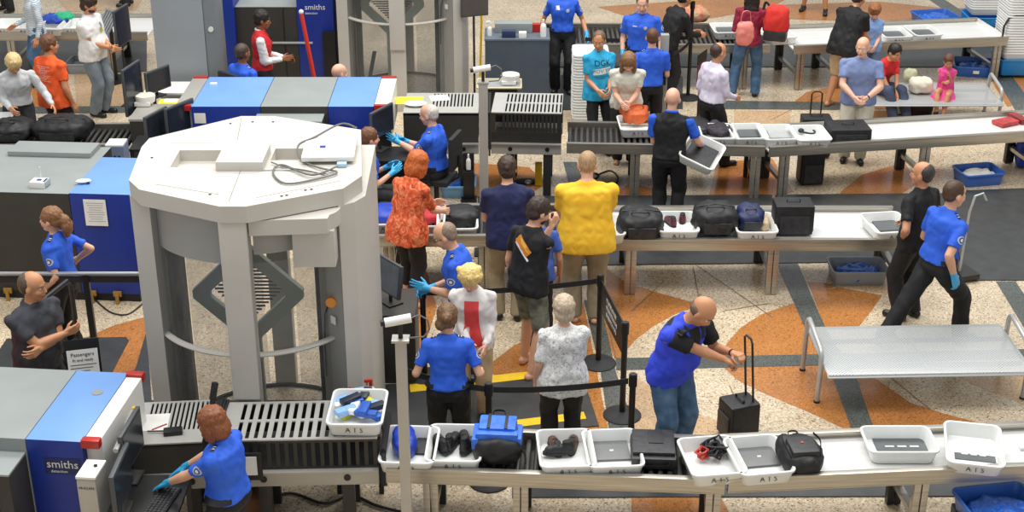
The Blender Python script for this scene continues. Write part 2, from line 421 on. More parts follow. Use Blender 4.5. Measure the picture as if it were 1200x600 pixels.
# ---------------------------------------------------------------- bag lines
def conveyor(a, b, depth, label, kind='roller', h=0.72, rail=0.13, legs=(0.15, 0.85), lip=0.06, pitch=0.075):
    """a, b: front top corners on the ground plan. local x along, y to the back"""
    a, b = Vector(a[:2]), Vector(b[:2]); L = (b - a).length; rz = math.atan2(b.y - a.y, b.x - a.x)
    t = empty('bag_conveyor', (a.x, a.y, 0), rz, label, 'conveyor')
    # side rails: an outer channel with an inward lip
    for y0, s in ((0, 1), (depth, -1)):
        bm = B()
        box2(bm, (0, y0, h - rail), (L, y0 + s * 0.025, h), 0.004)
        box2(bm, (0, y0 - s * 0.008, h - 0.018), (L, y0 + s * 0.05, h + 0.003), 0.003)
        box2(bm, (0, y0, h - rail - 0.004), (L, y0 + s * 0.05, h - rail + 0.01), 0.002)
        mk('side_rail', bm, M_steel, t)
    bm = B()
    if kind == 'roller':
        n = int(L / pitch)
        for i in range(n):
            x = (i + 0.5) * L / n
            cyl(bm, (x, 0.04, h - lip - 0.026), (x, depth - 0.04, h - lip - 0.026), 0.024, n=10)
        mk('roller_bed', bm, M_roller, t)
        bm = B(); box2(bm, (0.01, 0.03, h - rail), (L - 0.01, depth - 0.03, h - rail + 0.012)); mk('pan', bm, M_dark_steel, t)
    else:
        box2(bm, (0.0, 0.02, h - lip - 0.02), (L, depth - 0.02, h - lip))
        if kind == 'end':
            box2(bm, (L - 0.02, 0, h - rail), (L, depth, h), 0.003)
        mk('slide_bed', bm, M_steel_top, t)
    for fx in legs:
        for y in (0.06, depth - 0.06):
            bm = B(); x = fx * L
            box2(bm, (x - 0.06, y - 0.035, 0.012), (x - 0.005, y + 0.035, h - rail), 0.004)
            box2(bm, (x + 0.005, y - 0.035, 0.012), (x + 0.06, y + 0.035, h - rail), 0.004)
            cyl(bm, (x - 0.03, y, 0.0), (x - 0.03, y, 0.02), 0.022, n=10); cyl(bm, (x + 0.03, y, 0.0), (x + 0.03, y, 0.02), 0.022, n=10)
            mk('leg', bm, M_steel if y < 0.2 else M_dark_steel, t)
        bm = B(); box2(bm, (fx * L - 0.03, 0.09, 0.2), (fx * L + 0.03, depth - 0.09, 0.25)); mk('cross_brace', bm, M_steel, t)
    return t

def Lp(px, py, z): v = P(px, py, z); return (v.x, v.y)
L1a, L1b, L1c = Lp(452, 549, .72), Lp(850, 563, .72), Lp(1330, 540, .72)
conveyor(L1a, L1b, 0.66, 'steel roller conveyor in the foreground carrying trays and a blue backpack', 'roller', legs=(0.13, 0.4, 0.97))
conveyor((L1b[0] + 0.03, L1b[1] + .02), L1c, 0.66, 'foreground steel slide table holding two nearly empty trays', 'slide', legs=(0.48, 0.9))
conveyor((-1.6, 14.46), (1.0, 14.47), 0.9, 'second row steel roller conveyor in front of the woman in orange', 'roller', legs=(0.1, 0.5))
conveyor((1.03, 14.45), Lp(1070, 281, .68), 0.95, 'second row steel slide table with black bags and trays in line', 'slide', h=.68, legs=(0.08, 0.55, 0.97))
L3a, L3b, L3c = Lp(664, 168, .72), Lp(897, 172, .72), Lp(1300, 149, .72)
conveyor(L3a, L3b, 0.85, 'third row roller conveyor where the woman in white handles an orange bag', 'roller', legs=(0.12, 0.35, 0.96))
conveyor((L3b[0] + .05, L3b[1] - .02), L3c, 0.82, 'third row steel slide table in front of the seated girl in pink', 'slide', legs=(0.05, 0.46, 0.8))
conveyor((.12, 21.72), (3.95, 21.68), 1.2, 'far roller conveyor with a patterned soft bag lying on it', 'roller', legs=(0.2, 0.9))
conveyor((4.3, 21.62), (7.72, 22.1), 1.15, 'far steel slide table with end wall beside the white tray stacks', 'end', legs=(0.04, 0.22, 0.96))
conveyor(Lp(-60, 38, .72), Lp(172, 38, .72), 1.1, 'far left loading table behind the man in the white tee shirt', 'slide', legs=(0.3, 0.8))
conveyor((-7.6, 17.25), (-4.87, 17.3), 0.82, 'left roller conveyor holding two black bags', 'roller', legs=(0.3, 0.9))
conveyor(Lp(1200, 178, 1.0)[:2], Lp(1300, 178, 1.0), 0.6, 'side rail table at the right edge', 'slide') if False else None

def slotted_table(a, b, depth, h, label, n, x0=0.2, x1=0.98, rows=2, glass=0.2, base=0.66):
    """steel hood over a conveyor: top sheet with rows of slots, slotted skirt, rail below"""
    a, b = Vector(a[:2]), Vector(b[:2]); L = (b - a).length; rz = math.atan2(b.y - a.y, b.x - a.x)
    t = empty('slotted_hood_table', (a.x, a.y, 0), rz, label, 'table')
    bm = B(); e = 0.012
    xs = [x0 * L + (x1 - x0) * L * i / n for i in range(n + 1)]
    # top: solid margins and slats between slots
    yr = [0.30 * depth, 0.96 * depth] if rows == 1 else [0.05 * depth, 0.47 * depth, 0.53 * depth, 0.95 * depth]
    box2(bm, (0, 0, h - e), (x0 * L, depth, h)); box2(bm, (x1 * L, 0, h - e), (L, depth, h))
    ys = [0] + yr + [depth]
    for i in range(0, len(ys), 2): box2(bm, (x0 * L, ys[i], h - e), (x1 * L, ys[i + 1], h))
    for i in range(1, len(ys) - 1, 2):
        for k in range(n):
            w = (xs[1] - xs[0])
            box2(bm, (xs[k], ys[i], h - e), (xs[k] + w * 0.55, ys[i + 1], h))
    mk('hood_top', bm, M_slot, t, smooth=0)
    bm = B()
    for k in range(n + 1):
        if rows == 2: box2(bm, (min(xs[k], L - .03), 0.004, h - 0.26), (min(xs[k], L - .03) + 0.03, 0.012, h - e))
    box2(bm, (0, 0, base), (L, 0.012, h - 0.26 if rows == 2 else h - e))
    bb = B(); box2(bb, (0, depth - .012, base), (L, depth, h - e)); mk('rear_skirt', bb, M_dark_steel, t)
    box2(bm, (0, 0, h - 0.035), (L, 0.014, h - e))
    mk('skirt', bm, M_dark_steel if rows == 2 else M_charcoal, t, smooth=0)
    bm = B(); box2(bm, (0, depth - 0.02, base - 0.14), (L, depth + 0.01, base + 0.01), 0.003); mk('side_rail', bm, M_steel_paint, t)
    bm = B(); box2(bm, (0, -0.01, base - 0.14), (L, 0.02, base + 0.01), 0.003)
    box2(bm, (0, -0.05, base + 0.0), (L, 0.02, base + 0.012))
    mk('side_rail', bm, M_steel_paint, t)
    bm = B(); box2(bm, (0.01, 0.02, base - 0.1), (L - 0.01, depth - 0.02, base - 0.06)); mk('belt', bm, M_rubber, t)
    for x in (0.27 * L, 0.8 * L):
        bm = B(); cyl(bm, (x, -0.02, base - 0.07), (x, -0.005, base - 0.07), 0.028, n=16); mk('bolt_cap', bm, M_black, t)
        for y in (0.05, depth - 0.05):
            bm = B(); box2(bm, (x - 0.05, y - 0.04, 0), (x + 0.05, y + 0.04, base - 0.14), 0.004); mk('leg', bm, M_dark_steel, t)
    return t
S0, S1, S2 = Lp(140, 534, .95), Lp(264, 522, .95), Lp(446, 517, .95)
slotted_table((-3.0, 9.86), (-2.45, 9.91), 0.66, .95, 'short slotted steel hood table with a phone handset on top', 13, 0.12, 0.99, rows=1)
slotted_table((-2.33, 9.92), (-1.07, 9.97), 0.6, .95, 'longer slotted steel hood table with a full tray on its corner', 16, 0.08, 0.97)
slotted_table((-1.36, 17.36), (-0.42, 17.36), 0.78, 1.12, 'slotted hood table with yellow paper beside the grey haired officer', 12, 0.35, 0.92, rows=1, base=.71)
slotted_table((-0.26, 17.38), (0.62, 17.33), 0.78, 1.12, 'slotted hood table behind the man in the navy shirt', 15, 0.16, 0.99, base=.71)
# ribbed rubber curtains between hoods
def bellows(c, w, d, z0, z1, label):
    t = empty('rubber_curtain', (c[0], c[1], 0), 0, label, 'rubber curtain')
    bm = B()
    for i in range(5):
        x = -w / 2 + w * (i + .5) / 5; zz = z1 - 0.01 * abs(i - 2)
        box2(bm, (x - w / 11, -d / 2, zz - 0.05), (x + w / 11, d / 2, zz), 0.006)
        box2(bm, (x - w / 12, -d / 2, z0), (x + w / 12, -d / 2 + 0.012, zz - .02))
    mk('flap', bm, M_rubber, t)
bellows((-2.39, 10.23), 0.1, 0.62, 0.6, 0.99, 'black ribbed curtain between the two near hood tables')
bellows((-0.34, 17.74), 0.14, 0.8, 0.55, 1.15, 'black ribbed curtain between the two far hood tables')
bellows((-1.03, 10.26), 0.05, 0.6, 0.5, 0.86, 'black curtain strip at the right end of the long hood table')
# ---------------------------------------------------------------- x-ray machines
def lamp_end(t, x, y, z, w=0.14):
    bm = B(); box(bm, (x, y, z), (w, 0.07, 0.07), 0, 0.012); return mk('red_lamp', bm, M_red, t)
def xray_a():
    t = empty('xray_machine', (-3.18, 9.26, 0), math.radians(-5.5), 'nearest blue and grey bag scanning machine at the lower left corner', 'x-ray machine')
    bm = B(); box2(bm, (-0.43, 0, 0.02), (0, 1.05, 1.35), 0.012)
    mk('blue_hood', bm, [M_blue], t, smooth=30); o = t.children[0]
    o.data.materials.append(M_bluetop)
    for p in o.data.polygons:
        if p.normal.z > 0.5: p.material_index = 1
    bm = B(); box2(bm, (-2.6, 0.0, 0.02), (-0.433, 1.05, 1.35), 0.01); mk('grey_body', bm, M_greytop, t)
    bm = B(); box2(bm, (-2.4, -0.32, 0.02), (-0.44, -0.002, 1.22), 0.012); mk('front_cabinet', bm, M_charcoal, t)
    bm = B(); box2(bm, (-2.4, -0.32, 1.222), (-0.44, -0.002, 1.24), 0.004); mk('cabinet_top', bm, M_greytop, t)
    bm = B(); box2(bm, (-0.58, -0.327, 0.9), (-0.55, -0.32, 1.02)); mk('latch', bm, M_black, t)
    bm = B(); box2(bm, (0.003, 0.06, 0.95), (0.13, 0.98, 1.35), 0.008); mk('white_end_panel', bm, M_white, t)
    bm = B(); box2(bm, (0.01, 0.05, 0.02), (0.12, 0.99, 0.94)); mk('end_frame', bm, M_black, t)
    lamp_end(t, 0.066, 0.02, 1.335); lamp_end(t, 0.066, 1.02, 1.335)
    bm = B(); cyl(bm, (-0.14, 0.72, 1.35), (-0.14, 0.72, 1.354), 0.045, n=20); mk('round_label', bm, M_greytop, t)
    bm = B(); box2(bm, (-0.31, -0.004, 1.06), (-0.03, -0.001, 1.2)); mk('name_plate', bm, mat('plate_navy', '#0a1d5c', .4), t)
    lettering('maker_lettering', 'smiths', 0.095, facing((-0.17, -0.006, 1.145), (0, -1, 0)), M_white, t)
    lettering('maker_lettering', 'detection', 0.034, facing((-0.2, -0.006, 1.085), (0, -1, 0)), M_white, t)
    bm = B(); tube(bm, [(0.2, 0.55, 1.3), (0.26, -0.02, 1.3)], .02, 6); mk('grey_guard_bar', bm, M_pipe, t); bm = B(); tube(bm, [(0.2, 0.56, 1.3), (0.2, 0.6, 1.3)], .022, 6); mk('yellow_tip', bm, M_yellow, t)
    # tower in front
    bm = B(); box2(bm, (0.05, -0.3, 0.02), (0.2, -0.06, 1.22), 0.03); mk('control_tower', bm, M_steel_paint, t)
    bm = B(); box2(bm, (0.05, -0.3, 1.221), (0.2, -0.06, 1.245), 0.01); mk('tower_cap', bm, M_white, t)
    bm = B(); cyl(bm, (0.15, -0.15, 1.245), (0.15, -0.15, 1.255), 0.014, n=12); mk('button', bm, M_black, t)
    lettering('model_lettering', 'HI-SCAN', 0.03, facing((0.125, -0.302, 1.15), (0, -1, 0)), M_binin, t)
xray_a()
def xray_b():
    t = empty('xray_machine', (-4.0, 14.28, 0), math.radians(-4), 'blue and charcoal bag scanning machine behind the curly haired officer', 'x-ray machine')
    bm = B(); box2(bm, (-0.68, 0, 0.1), (0, 1.08, 1.27), 0.012)
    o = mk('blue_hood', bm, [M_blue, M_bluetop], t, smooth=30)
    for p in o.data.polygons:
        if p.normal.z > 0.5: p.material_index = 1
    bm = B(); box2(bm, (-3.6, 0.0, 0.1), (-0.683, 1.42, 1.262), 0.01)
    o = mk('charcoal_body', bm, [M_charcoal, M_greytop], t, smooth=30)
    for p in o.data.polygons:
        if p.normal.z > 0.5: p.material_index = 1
    bm = B(); box2(bm, (-1.75, 1.05, 1.264), (-0.8, 1.4, 1.32), 0.008); mk('raised_cover', bm, M_greytop, t)
    bm = B(); box2(bm, (-3.5, 0.03, 0.0), (-0.05, 1.05, 0.099)); mk('plinth', bm, M_black, t)
    for x in (-0.56, -0.28, -1.5):
        bm = B(); box(bm, (x, -0.02, 0.11), (0.09, 0.03, 0.06), 0, 0.005); cyl(bm, (x, -0.05, 0.0), (x, -0.05, 0.11), 0.02); mk('levelling_foot', bm, mat('brass_foot', '#b58b45', .4, .5), t)
xray_b()
pap = B(); box(pap, (0, 0, 0), (0.24, 0.004, 0.3)); 
for k in range(9): box(pap, (0.0 + (k % 3) * 0.004, -0.003, 0.11 - k * 0.026), (0.19 - (k % 4) * 0.02, 0.001, 0.006), mi=1)
mk('notice_sheet', pap, [M_paper, mat('faint_print', '#a9aaa8', .8)], None, 'white printed sheet taped to the blue machine behind the curly haired officer', 'notice', loc=(-4.41, 14.305 - 0.012, 1.06), rz=math.radians(-4), smooth=0)

def xray_c():
    t = empty('xray_machine', (-3.9, 16.92, 0), 0, 'blue and grey bag scanning machine between the two body scanners', 'x-ray machine')
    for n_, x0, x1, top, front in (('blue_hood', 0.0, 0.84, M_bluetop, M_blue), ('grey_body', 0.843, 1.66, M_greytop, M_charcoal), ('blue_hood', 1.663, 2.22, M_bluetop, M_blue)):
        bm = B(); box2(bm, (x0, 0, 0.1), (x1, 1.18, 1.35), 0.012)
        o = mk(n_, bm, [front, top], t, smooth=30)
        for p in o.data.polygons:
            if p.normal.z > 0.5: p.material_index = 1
    bm = B(); box2(bm, (0.8, -0.3, 0.1), (1.62, -0.002, 1.24), 0.012); mk('front_cabinet', bm, M_charcoal, t)
    bm = B(); box2(bm, (0.8, -0.3, 1.242), (1.62, -0.002, 1.262), 0.004); mk('cabinet_top', bm, M_greytop, t)
    bm = B(); box2(bm, (-0.2, 0.06, 0.9), (-0.003, 1.12, 1.35), 0.01); mk('white_end_panel', bm, M_steel_paint, t)
    lamp_end(t, -0.1, 0.02, 1.33, 0.18); lamp_end(t, -0.1, 1.15, 1.33, 0.18)
    bm = B(); box2(bm, (2.223, 0.05, 0.9), (2.42, 1.12, 1.35), 0.01); mk('white_end_panel', bm, M_white, t)
    lamp_end(t, 2.32, 0.02, 1.33, 0.19); lamp_end(t, 2.32, 1.15, 1.33, 0.19)
    bm = B(); box2(bm, (2.22, -0.02, 0.1), (2.42, 0.04, 1.28)); mk('black_end_frame', bm, M_black, t)
    bm = B(); box2(bm, (0.02, 0.0, 1.15), (0.02, 0.0, 1.2)) ; box(bm, (0.1, -0.004, 1.2), (0.14, 0.004, 0.13), 0, 0.002); mk('torn_sticker', bm, M_white, t)
    bm = B(); box(bm, (0.12, 0.85, 1.36), (0.09, 0.06, 0.03), 0, 0.01); mk('white_sensor', bm, M_white, t)
    bm = B(); box2(bm, (0.0, 0.03, 0.0), (2.2, 1.1, 0.099)); mk('plinth', bm, M_black, t)
xray_c()
def xray_d():
    t = empty('xray_machine', (-3.63, 21.5, 0), 0, 'far dark blue machine beyond the man in the red vest', 'x-ray machine')
    bm = B(); box2(bm, (-1.05, -0.1, 0.05), (-0.53, 1.1, 1.75), 0.012); mk('blue_hood', bm, M_blue, t)
    bm = B(); box2(bm, (-0.527, 0, 0.05), (0.40, 1.1, 1.36), 0.01)
    o = mk('charcoal_body', bm, [M_charcoal, M_greytop], t, smooth=30)
    for p in o.data.polygons:
        if p.normal.z > 0.5: p.material_index = 1
    bm = B(); box2(bm, (0.403, -0.02, 0.05), (0.95, 1.1, 1.75), 0.012); mk('blue_hood', bm, M_blue, t)
    lettering('maker_lettering', 'smiths', 0.12, facing((0.68, -0.024, 1.36), (0, -1, 0)), M_white, t)
    lettering('maker_lettering', 'detection', 0.05, facing((0.62, -0.024, 1.27), (0, -1, 0)), M_white, t)
    bm = B(); tube(bm, [(-0.3, -0.05, 0.82), (0.62, -0.05, 0.82)], 0.018); mk('grab_bar', bm, M_alu, t)
    bm = B(); box2(bm, (0.78, -0.12, 0.05), (0.97, -0.03, 1.0)); mk('black_cable_duct', bm, M_black, t)
    bm = B(); box2(bm, (0.19, -0.012, 0.1), (0.2, 0.0, 1.34)); mk('panel_seam', bm, M_black, t)
xray_d()
# tall grey cabinet at the top left
bm = B(); box2(bm, (-0.44, -0.25, 0), (0.25, 0.25, 3.3), 0.01)
tc_ = empty('tall_grey_cabinet', (-4.43, 19.6, 0), 0, 'tall plain grey cabinet column left of the dark blue far machine', 'cabinet')
mk('front_panel', bm, mat('cool_grey_enamel', '#9aa0a3', .5, 0, .04, 2), tc_)
bm = B(); box2(bm, (0.253, -0.23, 0), (0.43, 0.25, 3.3), 0.01); mk('side_panel', bm, mat('darker_side_grey', '#808587', .5, 0, .04, 2), tc_)  # right side coloured a darker grey than the front panel
bm = B(); cyl(bm, (0.34, -0.25, 1.62), (0.34, -0.225, 1.62), 0.035, n=20); mk('white_knob', bm, M_white, tc_)

# ---------------------------------------------------------------- body scanners
def bake_bool(bm, cutters):
    me = bpy.data.meshes.new('t'); bm.to_mesh(me); bm.free()
    o = bpy.data.objects.new('t', me); _tmp.collection.objects.link(o); cs = []
    for c in cutters:
        m2 = bpy.data.meshes.new('c'); c.to_mesh(m2); c.free(); oc = bpy.data.objects.new('c', m2); _tmp.collection.objects.link(oc); cs.append(oc)
        md = o.modifiers.new('b', 'BOOLEAN'); md.operation = 'DIFFERENCE'; md.object = oc; md.solver = 'EXACT'
    out = baked(o)
    for c in cs: bpy.data.objects.remove(c)
    bpy.data.objects.remove(o)
    b2 = bmesh.new(); b2.from_mesh(out); bpy.data.meshes.remove(out); return b2
SC0 = Vector((-2.2, 11.6, 0))
def body_scanner(label, loc, rz=0.0):
    t = empty('body_scanner', loc, rz, label, 'body scanner')
    cx, cy = 0.0, 0.0
    def W(px, py, z): p = P(px, py, z) - SC0; return (p.x, p.y)
    out = [W(x, y, 2.7) for x, y in ((151, 211), (166, 172), (175, 162), (283, 136), (322, 136), (423, 152), (424, 206), (402, 221), (288, 242), (257, 242), (163, 222))]
    bm = B(); prism(bm, out, 2.56, 2.7)
    def cut(px0, px1, py0, py1, d):
        c = B(); a = W(px0, py1, 2.7); b = W(px1, py0, 2.7); c0 = W(px0, py0, 2.7)
        box2(c, (a[0], a[1], 2.7 - d), (W(px1, py1, 2.7)[0], b[1], 2.8)); bmesh.ops.recalc_face_normals(c, faces=c.faces[:]); return c
    bmesh.ops.recalc_face_normals(bm, faces=bm.faces[:])
    bm = bake_bool(bm, [cut(199, 254, 176, 196, 0.1), cut(317, 352, 174, 188, 0.1)])
    mk('roof', bm, M_scan, t, smooth=20)
    bm = B(); a = W(252, 190, 2.78); b = W(317, 168, 2.78); box2(bm, (a[0], a[1], 2.701), (b[0], b[1], 2.78), 0.008); mk('roof_cover', bm, M_scan, t)
    for q in (((268, 236), (285, 192)), ((278, 165), (283, 138)), ((182, 216), (256, 228)), ((300, 232), (400, 212)), ((200, 168), (250, 168))):
        p0, p1 = W(*q[0], 2.7), W(*q[1], 2.7); bm = B(); tube(bm, [(p0[0], p0[1], 2.7), (p1[0], p1[1], 2.7)], 0.003, 4)
        mk('roof_seam', bm, mat('seam_shadow_grey', '#8d8a83', .6), t)
    for q in ((330, 230), (336, 229), (358, 223), (365, 222), (246, 228), (178, 185), (296, 143), (320, 143), (270, 145)):
        p0 = W(*q, 2.7); bm = B(); cyl(bm, (p0[0], p0[1], 2.69), (p0[0], p0[1], 2.704), 0.012, n=8)
        mk('roof_bolt', bm, M_rubber, t)
    # legs
    for n_, pts in (('side_column', [(-0.93, -0.5), (-0.76, -0.57), (-0.74, -0.33), (-0.82, 0.42), (-0.98, 0.42)]),
                    ('side_column', [(0.80, -0.72), (0.92, -0.64), (1.0, -0.5), (0.98, 0.7), (0.84, 0.7), (0.76, -0.4)])):
        bm = B(); prism(bm, pts, 0.0, 2.56); mk(n_, bm, M_scan, t, smooth=20)
    bm = B(); prism(bm, [(0.58, -0.5), (0.795, -0.71), (0.82, -0.66), (0.64, -0.42)], 0.0, 2.5); mk('inner_column', bm, M_scang, t, smooth=20)
    bm = B(); prism(bm, [(-0.76, -0.55), (-0.70, -0.44), (-0.72, -0.1), (-0.75, -0.1)], 0.0, 2.52); mk('inner_column', bm, M_scang, t, smooth=20)
    bm = B(); box2(bm, (-0.11, -1.0, 0.0), (0.11, -0.88, 2.56), 0.008); box2(bm, (-0.11, -1.055, 0.96), (0.11, -0.95, 2.56), 0.008); mk('centre_column', bm, M_scan, t)
    bm = B(); box2(bm, (-0.1, 0.86, 0.0), (0.1, 1.0, 2.56), 0.008); mk('rear_column', bm, M_scan, t)
    # chamber
    R = 0.87
    def wall(a0, a1, z0, z1, r, th=0.012, n=16):
        b = B(); o_ = arc(0, 0, r, a0, a1, n); i_ = arc(0, 0, r - th, a1, a0, n); prism(b, o_ + i_, z0, z1); return b
    mk('upper_shroud', wall(212, 262, 2.12, 2.53, R + 0.012, 0.03), M_scang, t)
    mk('upper_shroud', wall(278, 318, 2.2, 2.53, R + 0.012, 0.03), M_scang, t)
    for a0, a1 in ((208, 263), (277, 322), (30, 80), (100, 150)):
        mk('acrylic_panel', wall(a0, a1, 0.05, 2.5 if a0 < 160 else 2.12, R), M_glass, t)
    for a0, a1 in ((209, 263), (277, 325)):
        bm = B(); tube(bm, [(x, y, 1.3) for x, y in arc(0, 0, R + 0.035, a0, a1, 14)], 0.02, 8, flat=1.6); mk('guard_rail', bm, M_scan, t)
    # protruding motor housing on the right
    pts = [(0.12, -1.0), (0.74, -0.95)] + arc(0.62, -0.72, 0.2, -50, 20, 6) + [(0.8, -0.45), (0.12, -0.6)]
    bm = B(); prism(bm, pts, 2.42, 2.55); mk('motor_shelf', bm, M_scan, t, smooth=40)
    bm = B(); box2(bm, (0.44, -0.9, 2.1), (0.78, -0.62, 2.42), 0.012); mk('motor_box', bm, M_scan, t)
    # diamond frame on a mast
    bm = B()
    for s in (1,):
        c = Vector((-0.185, 0.28, 1.28)); ro, ri = 0.5, 0.34
        o1 = [c + Vector((ro * math.cos(a), 0, ro * 0.95 * math.sin(a))) for a in (0.08, PI / 2 - .08, PI / 2 + .08, PI - .08, PI + .08, 1.5 * PI - .12, 1.5 * PI + .12, 2 * PI - .08)]
        i1 = [c + Vector((ri * math.cos(a), 0, ri * 0.95 * math.sin(a))) for a in (0.08, PI / 2 - .08, PI / 2 + .08, PI - .08, PI + .08, 1.5 * PI - .12, 1.5 * PI + .12, 2 * PI - .08)]
        dv = Vector((0, 0.07, 0)); n = 8
        A_ = [[bm.verts.new(p) for p in r] for r in (o1, i1, [p + dv for p in i1], [p + dv for p in o1])]
        for k in range(4):
            r0, r1 = A_[k], A_[(k + 1) % 4]
            for i in range(n): bm.faces.new((r0[i], r0[(i + 1) % n], r1[(i + 1) % n], r1[i]))
    box2(bm, (-0.27, 0.28, 0.0), (-0.10, 0.35, 0.84))
    mk('diamond_frame', bm, M_scand, t, smooth=20)
    bm = B()
    for i in range(14):
        z = 1.06 + i * 0.035; w = 0.31 - abs(z - 1.3); box2(bm, (-0.185 - w, 0.33, z), (-0.185 + w, 0.34, z + 0.018))
    mk('vent_grille', bm, mat('navy_vent', '#39435e', .5), t, smooth=0)
    mk('curved_inner_door', wall(12, 34, 0.05, 2.5, 0.74, 0.03), M_black, t)
    mk('curved_inner_door', wall(163, 205, 0.05, 2.5, 0.78, 0.03), mat('brown_grey_inner', '#8d827a', .35, .2), t)
    bm = B(); box2(bm, (0.5, -0.2, 0.05), (0.62, -0.05, 2.2)); mk('scan_mast', bm, M_black, t)
    bm = B(); box2(bm, (-0.66, -0.4, 0.05), (-0.58, -0.3, 2.1)); mk('scan_mast', bm, M_black, t)
    bm = B(); tube(bm, [(-0.55, -0.45, 0.05), (-0.4, -0.4, 0.75)], 0.03, 4); mk('slanted_bar', bm, M_black, t)
    bm = B(); tube(bm, [(x, y, .02) for x, y in arc(0, 0, .86, 0, 350, 40)], .02, 6, closed=True); mk('base_ring', bm, M_rubber, t)
    bm = B(); cyl(bm, (0.69, -0.62, 1.66), (0.69, -0.66, 1.66), 0.045, n=16); mk('orange_switch', bm, mat('orange_knob', '#e09030', .35), t)
    bm = B(); tube(bm, [(0.66, -0.62, 1.62), (0.62, -0.56, 1.5), (0.6, -0.54, 1.2), (0.6, -0.54, 0.9)], 0.006, 6); mk('switch_cable', bm, M_cable2, t)
    bm = B(); box(bm, (0.70, -0.66, 1.5), (0.06, 0.004, 0.07), math.radians(-45)); mk('torn_label', bm, M_paper, t)
    return t
bs = body_scanner('large pale octagonal body scanner with cables and a white board on its roof', tuple(SC0), 0)
bs2 = copy_tree(bs); bs2.location = (-1.66, 21.3 + 0.35, 0); bs2['label'] = 'far body scanner behind the blue topped machine, cut by the top edge'
# things lying on the scanner roof
t = empty('white_router_board', P(387, 181, 2.7), math.radians(2), 'white flat box with a small blue mark lying on the scanner roof', 'electronics box')
bm = B(); box(bm, (0, 0, 0.05), (0.44, 0.5, 0.04), 0, 0.006); mk('case', bm, M_white, t)
bm = B(); box(bm, (-0.06, 0.0, 0.071), (0.05, 0.06, 0.002)); mk('blue_mark', bm, M_blue, t)
bm = B(); box(bm, (0.05, 0.29, 0.04), (0.2, 0.07, 0.035), 0, 0.005); mk('lid_edge', bm, M_white, t)
bm = B(); box(bm, (0.12, -0.29, 0.02), (0.08, 0.06, 0.03), 0, 0.004); mk('plug_block', bm, mat('pale_blue_plug', '#a9cbe0', .4), t)
def cable(pts, r, label, m=None, z=None, name='cable'):
    w = [P(*p) if len(p) == 3 else p for p in pts]
    # smooth through the points
    out = []
    for i in range(len(w) - 1):
        p0, p1, p2, p3 = w[max(i - 1, 0)], w[i], w[i + 1], w[min(i + 2, len(w) - 1)]
        for k in range(6):
            s = k / 6
            out.append(0.5 * ((2 * p1) + (p2 - p0) * s + (2 * p0 - 5 * p1 + 4 * p2 - p3) * s * s + (3 * p1 - p0 - 3 * p2 + p3) * s ** 3))
    out.append(w[-1]); c = out[0].copy(); bm = B(); tube(bm, [p - c for p in out], r, 6)
    return mk(name, bm, m or M_cable, None, label, 'cable', loc=c)
cable([(418, 150, 2.75), (400, 145, 2.8), (370, 160, 2.78), (350, 170, 2.76), (352, 186, 2.72), (372, 196, 2.72), (395, 202, 2.72), (370, 210, 2.715), (335, 215, 2.715), (320, 203, 2.715), (330, 193, 2.72), (365, 205, 2.73), (395, 195, 2.73)], 0.009, 'grey looped cable lying around the white board on the scanner roof')
cable([(318, 190, 2.72), (335, 196, 2.72), (360, 200, 2.74), (380, 205, 2.72)], 0.007, 'short grey cable running out of the roof recess', M_cable)
cable([(265, 198, 2.71), (300, 199, 2.71), (340, 199, 2.71), (385, 204, 2.715)], 0.006, 'thin pale cable straight across the scanner roof', M_alu)

# ---------------------------------------------------------------- benches
def bench(loc, L, rz, label):
    t = empty('perforated_bench', loc, rz, label, 'bench')
    bm = B(); n = 12; D = 0.98
    prof = [(0.0, 0.385), (0.015, 0.41), (0.05, 0.42), (0.5, 0.415), (0.93, 0.43), (0.97, 0.42), (D, 0.395)]
    V = [[bm.verts.new((x, y, z)) for y, z in prof] for x in (0.0, L / 2, L)]
    for a, b in zip(V[:-1], V[1:]):
        for i in range(len(prof) - 1): bm.faces.new((a[i], b[i], b[i + 1], a[i + 1]))
    o = mk('seat_sheet', bm, M_perf, t)
    bm = B()
    for pth in ([(0, 0, .385), (L, 0, .385)], [(0, D, .395), (L, D, .395)], [(0, 0, .385), (0, 0.05, .41), (0, .93, .42), (0, D, .395)], [(L, 0, .385), (L, 0.05, .41), (L, .93, .42), (L, D, .395)], [(L / 2, 0.02, .4), (L / 2, .95, .41)]):
        tube(bm, pth, 0.009, 6)
    mk('seat_rim', bm, M_grate, t)
    bm = B()
    for y in (0.25, 0.75): box2(bm, (0.02, y - 0.02, 0.35), (L - 0.02, y + 0.02, 0.385))
    mk('seat_rail', bm, M_dark_steel, t)
    for x in (-0.03, L + 0.03):
        pts = [(x, 0.22, 0.0), (x, 0.2, 0.3), (x, 0.2, 0.46)] + [(x, 0.2 + 0.09 * (1 - math.cos(a)), 0.46 + 0.1 * math.sin(a)) for a in (0.5, 1.0, 1.5)] + [(x, 0.6, 0.60)] + [(x, 0.74 + 0.08 * math.sin(a), 0.53 + 0.09 * math.cos(a)) for a in (0.2, 0.8, 1.4)] + [(x, 0.83, 0.4), (x, 0.85, 0.0)]
        bm = B(); tube(bm, pts, 0.024, 10); mk('loop_leg', bm, M_pipe, t)
        bm = B()
        for y in (0.22, 0.85): cyl(bm, (x, y, 0), (x, y, 0.02), 0.03, n=10)
        mk('rubber_foot', bm, M_black, t)
    return t
bench((2.95, 11.93, 0), 1.93, math.radians(2), 'near empty perforated steel bench with tube armrests')
bench((5.15, 19.78, 0), 1.82, 0, 'far perforated steel bench where the girl in pink sits')
bench((7.3, 18.9, 0), 1.8, 0, 'perforated bench cut off by the right edge below the far bench')

